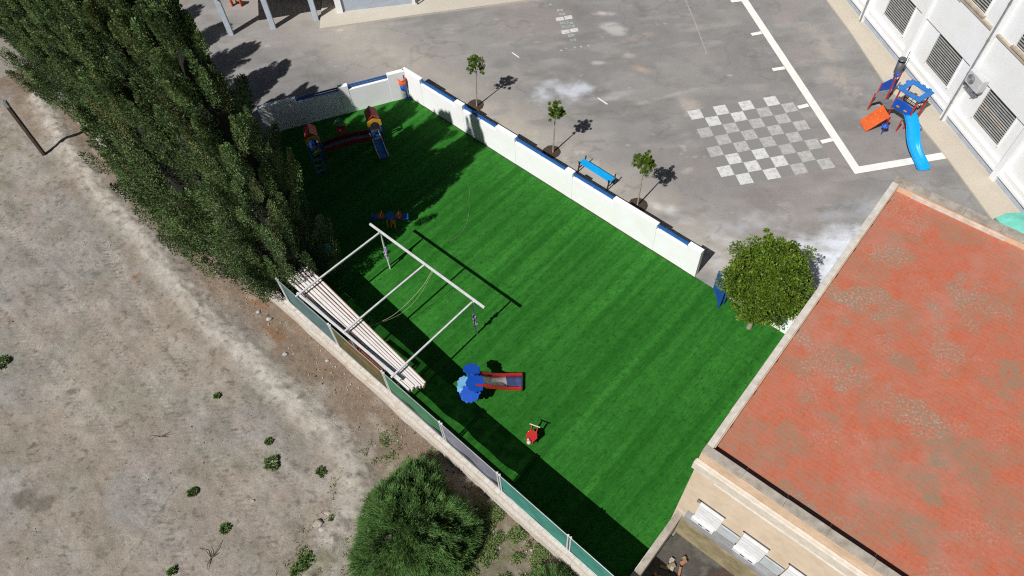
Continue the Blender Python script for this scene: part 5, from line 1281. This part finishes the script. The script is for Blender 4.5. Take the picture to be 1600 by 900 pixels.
# ================================================================ SHADED PLAY BRIDGE with two little houses
def house(t, cx, cy, hroof, yaw=0.28, w=.36, arch='yellow', roofm='red'):
    c = V(cx, cy, hroof); z0 = c.z; dx = Vector((math.cos(yaw), math.sin(yaw), 0)); dy = Vector((-dx.y, dx.x, 0)); c.z = 0
    up = Vector((0, 0, 1)); rt = z0+.16; ev = z0-.08
    for s in (-1, 1):
        mb = MB(); pts = [c-dy*.30+up*rt, c+dy*.34+up*rt, c+dy*.34+dx*(s*w*.72)+up*ev, c-dy*.30+dx*(s*w*.72)+up*ev]
        plate(mb, pts if s > 0 else pts[::-1], .03); part('roof_panel', mb, roofm, t)
    mb = MB(); out = [(-w*.8, ev-.02), (-w*.8, ev-.28), (-w*.55, ev-.30), (-w*.42, ev-.12), (0, ev-.04), (w*.42, ev-.12), (w*.55, ev-.30), (w*.8, ev-.28), (w*.8, ev-.02), (w*.4, ev+.06), (0, ev+.12), (-w*.4, ev+.06)]
    o = len(mb.v); 
    lo = [c+dx*x-dy*.34+up*z for x, z in out]
    quads = [(0, 1, 2, 3), (0, 3, 4, 11), (11, 4, 4, 10), (4, 5, 9, 10), (5, 6, 7, 8), (5, 8, 9, 9)]
    for qd in ((0, 1, 2, 3), (0, 3, 4, 11), (11, 4, 10), (10, 4, 9), (4, 5, 8, 9), (5, 6, 7, 8)): mb.slab([lo[i] for i in qd], -dy*.03)
    part('arch', mb, arch, t)
    for sx in (-1, 1):
        for sy in (-1, 1):
            mb = MB(); q = c+dx*(w*.62*sx)+dy*(.28*sy); mb.tube([q, q+up*(ev+.02)], .03, 8); part('post', mb, 'blue', t)
    mb = MB(); mb.prism([tuple((c+dx*(w*.62*sx)+dy*(.28*sy))[:2]) for sx, sy in ((-1, -1), (1, -1), (1, 1), (-1, 1))], .52, .56); part('platform', mb, 'deck_grey', t)
    return c, dx, dy
t = thing('play_bridge', V(545, 215), 'shaded play set of two red roofed towers joined by a bridge', 'play set')
ca, dxa, dya = house(t, 580, 178, 1.32)
cb_, dxb, dyb = house(t, 484, 205, 1.32)
up = Vector((0, 0, 1))
mb = MB(); a = V(507, 233, .55); b = V(580, 213, .55); d = (b-a).normalized(); n = Vector((-d.y, d.x, 0)); cs = [a.lerp(b, k/10)+up*(.10*math.sin(math.pi*k/10)) for k in range(11)]
chute(mb, cs, .40, 0, 5); part('bridge_deck', mb, 'deck_grey', t)
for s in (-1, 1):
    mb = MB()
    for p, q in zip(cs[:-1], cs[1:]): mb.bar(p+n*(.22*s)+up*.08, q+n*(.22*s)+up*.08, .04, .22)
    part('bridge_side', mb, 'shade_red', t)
cs = spline([V(584, 207, .60), V(590, 220, .48), V(596, 236, .16), V(601, 246, .06)], 4)
mb = MB(); chute(mb, cs, .34, 0, 5); part('slide_bed', mb, 'mid_blue', t)
for s in (-1, 1):
    mb = MB(); row = []
    for i, p in enumerate(cs):
        tt = (cs[min(i+1, len(cs)-1)]-cs[max(i-1, 0)]).normalized(); row.append(p+tt.cross(up).normalized()*(.19*s)+up*.04)
    for p, q in zip(row[:-1], row[1:]): mb.bar(p, q, .04, .10)
    part('slide_side', mb, 'cream', t)
mb = MB(); mb.box(V(586, 205, .62), (.34, .06, .10), .28); part('slide_guard', mb, 'cream', t); mb = MB(); mb.box(V(590, 216, .60), (.34, .04, .04), .28); part('slide_guard', mb, 'cream', t)
mb = MB(); q = V(489, 229, .55)
plate(mb, [q+Vector((-.2, .0, .0)), q+Vector((.2, .06, .0)), q+Vector((.2, .06, .30)), q+Vector((-.2, .0, .30))], .03); part('side_panel', mb, 'blue', t)
for k in range(4):
    mb = MB(); q = V(494+k*2.5, 240+k*9, .50-.14*k); mb.box(q, (.34, .10, .03), .25); part('step', mb, 'deck_grey', t)
mb = MB(); 
for s in (-.18, .18): mb.bar(V(492, 236, .56)+Vector((s, s*.25, 0)), V(503, 272, .02)+Vector((s, s*.25, 0)), .03, .07)
part('ladder_rail', mb, 'blue', t)
c = V(530, 207); t = thing('spring_rocker', c, 'green and red spring rocker between the shaded play towers', 'spring rocker')
mb = MB(); mb.tube([c+Vector((.06*math.cos(k*.7), .06*math.sin(k*.7), .02+.0065*k)) for k in range(42)], .012, 6); part('spring', mb, 'dark_metal', t)
mb = MB(); leaf_plate(mb, V(530, 192, .55), .20, (0, -.6, 1), lob=3); part('body', mb, 'green_toy', t)
mb = MB(); leaf_plate(mb, V(533, 201, .36), .24, (0, -.3, 1), lob=2); part('seat', mb, 'red', t)
mb = MB(); mb.ball(V(524, 190, .66), .05, 0, 6); mb.ball(V(531, 204, .42), .04, 0, 5); part('head', mb, 'cream', t)
mb = MB(); mb.tube([V(524, 196, .55), V(540, 196, .55)], .014); part('handle', mb, 'yellow', t)
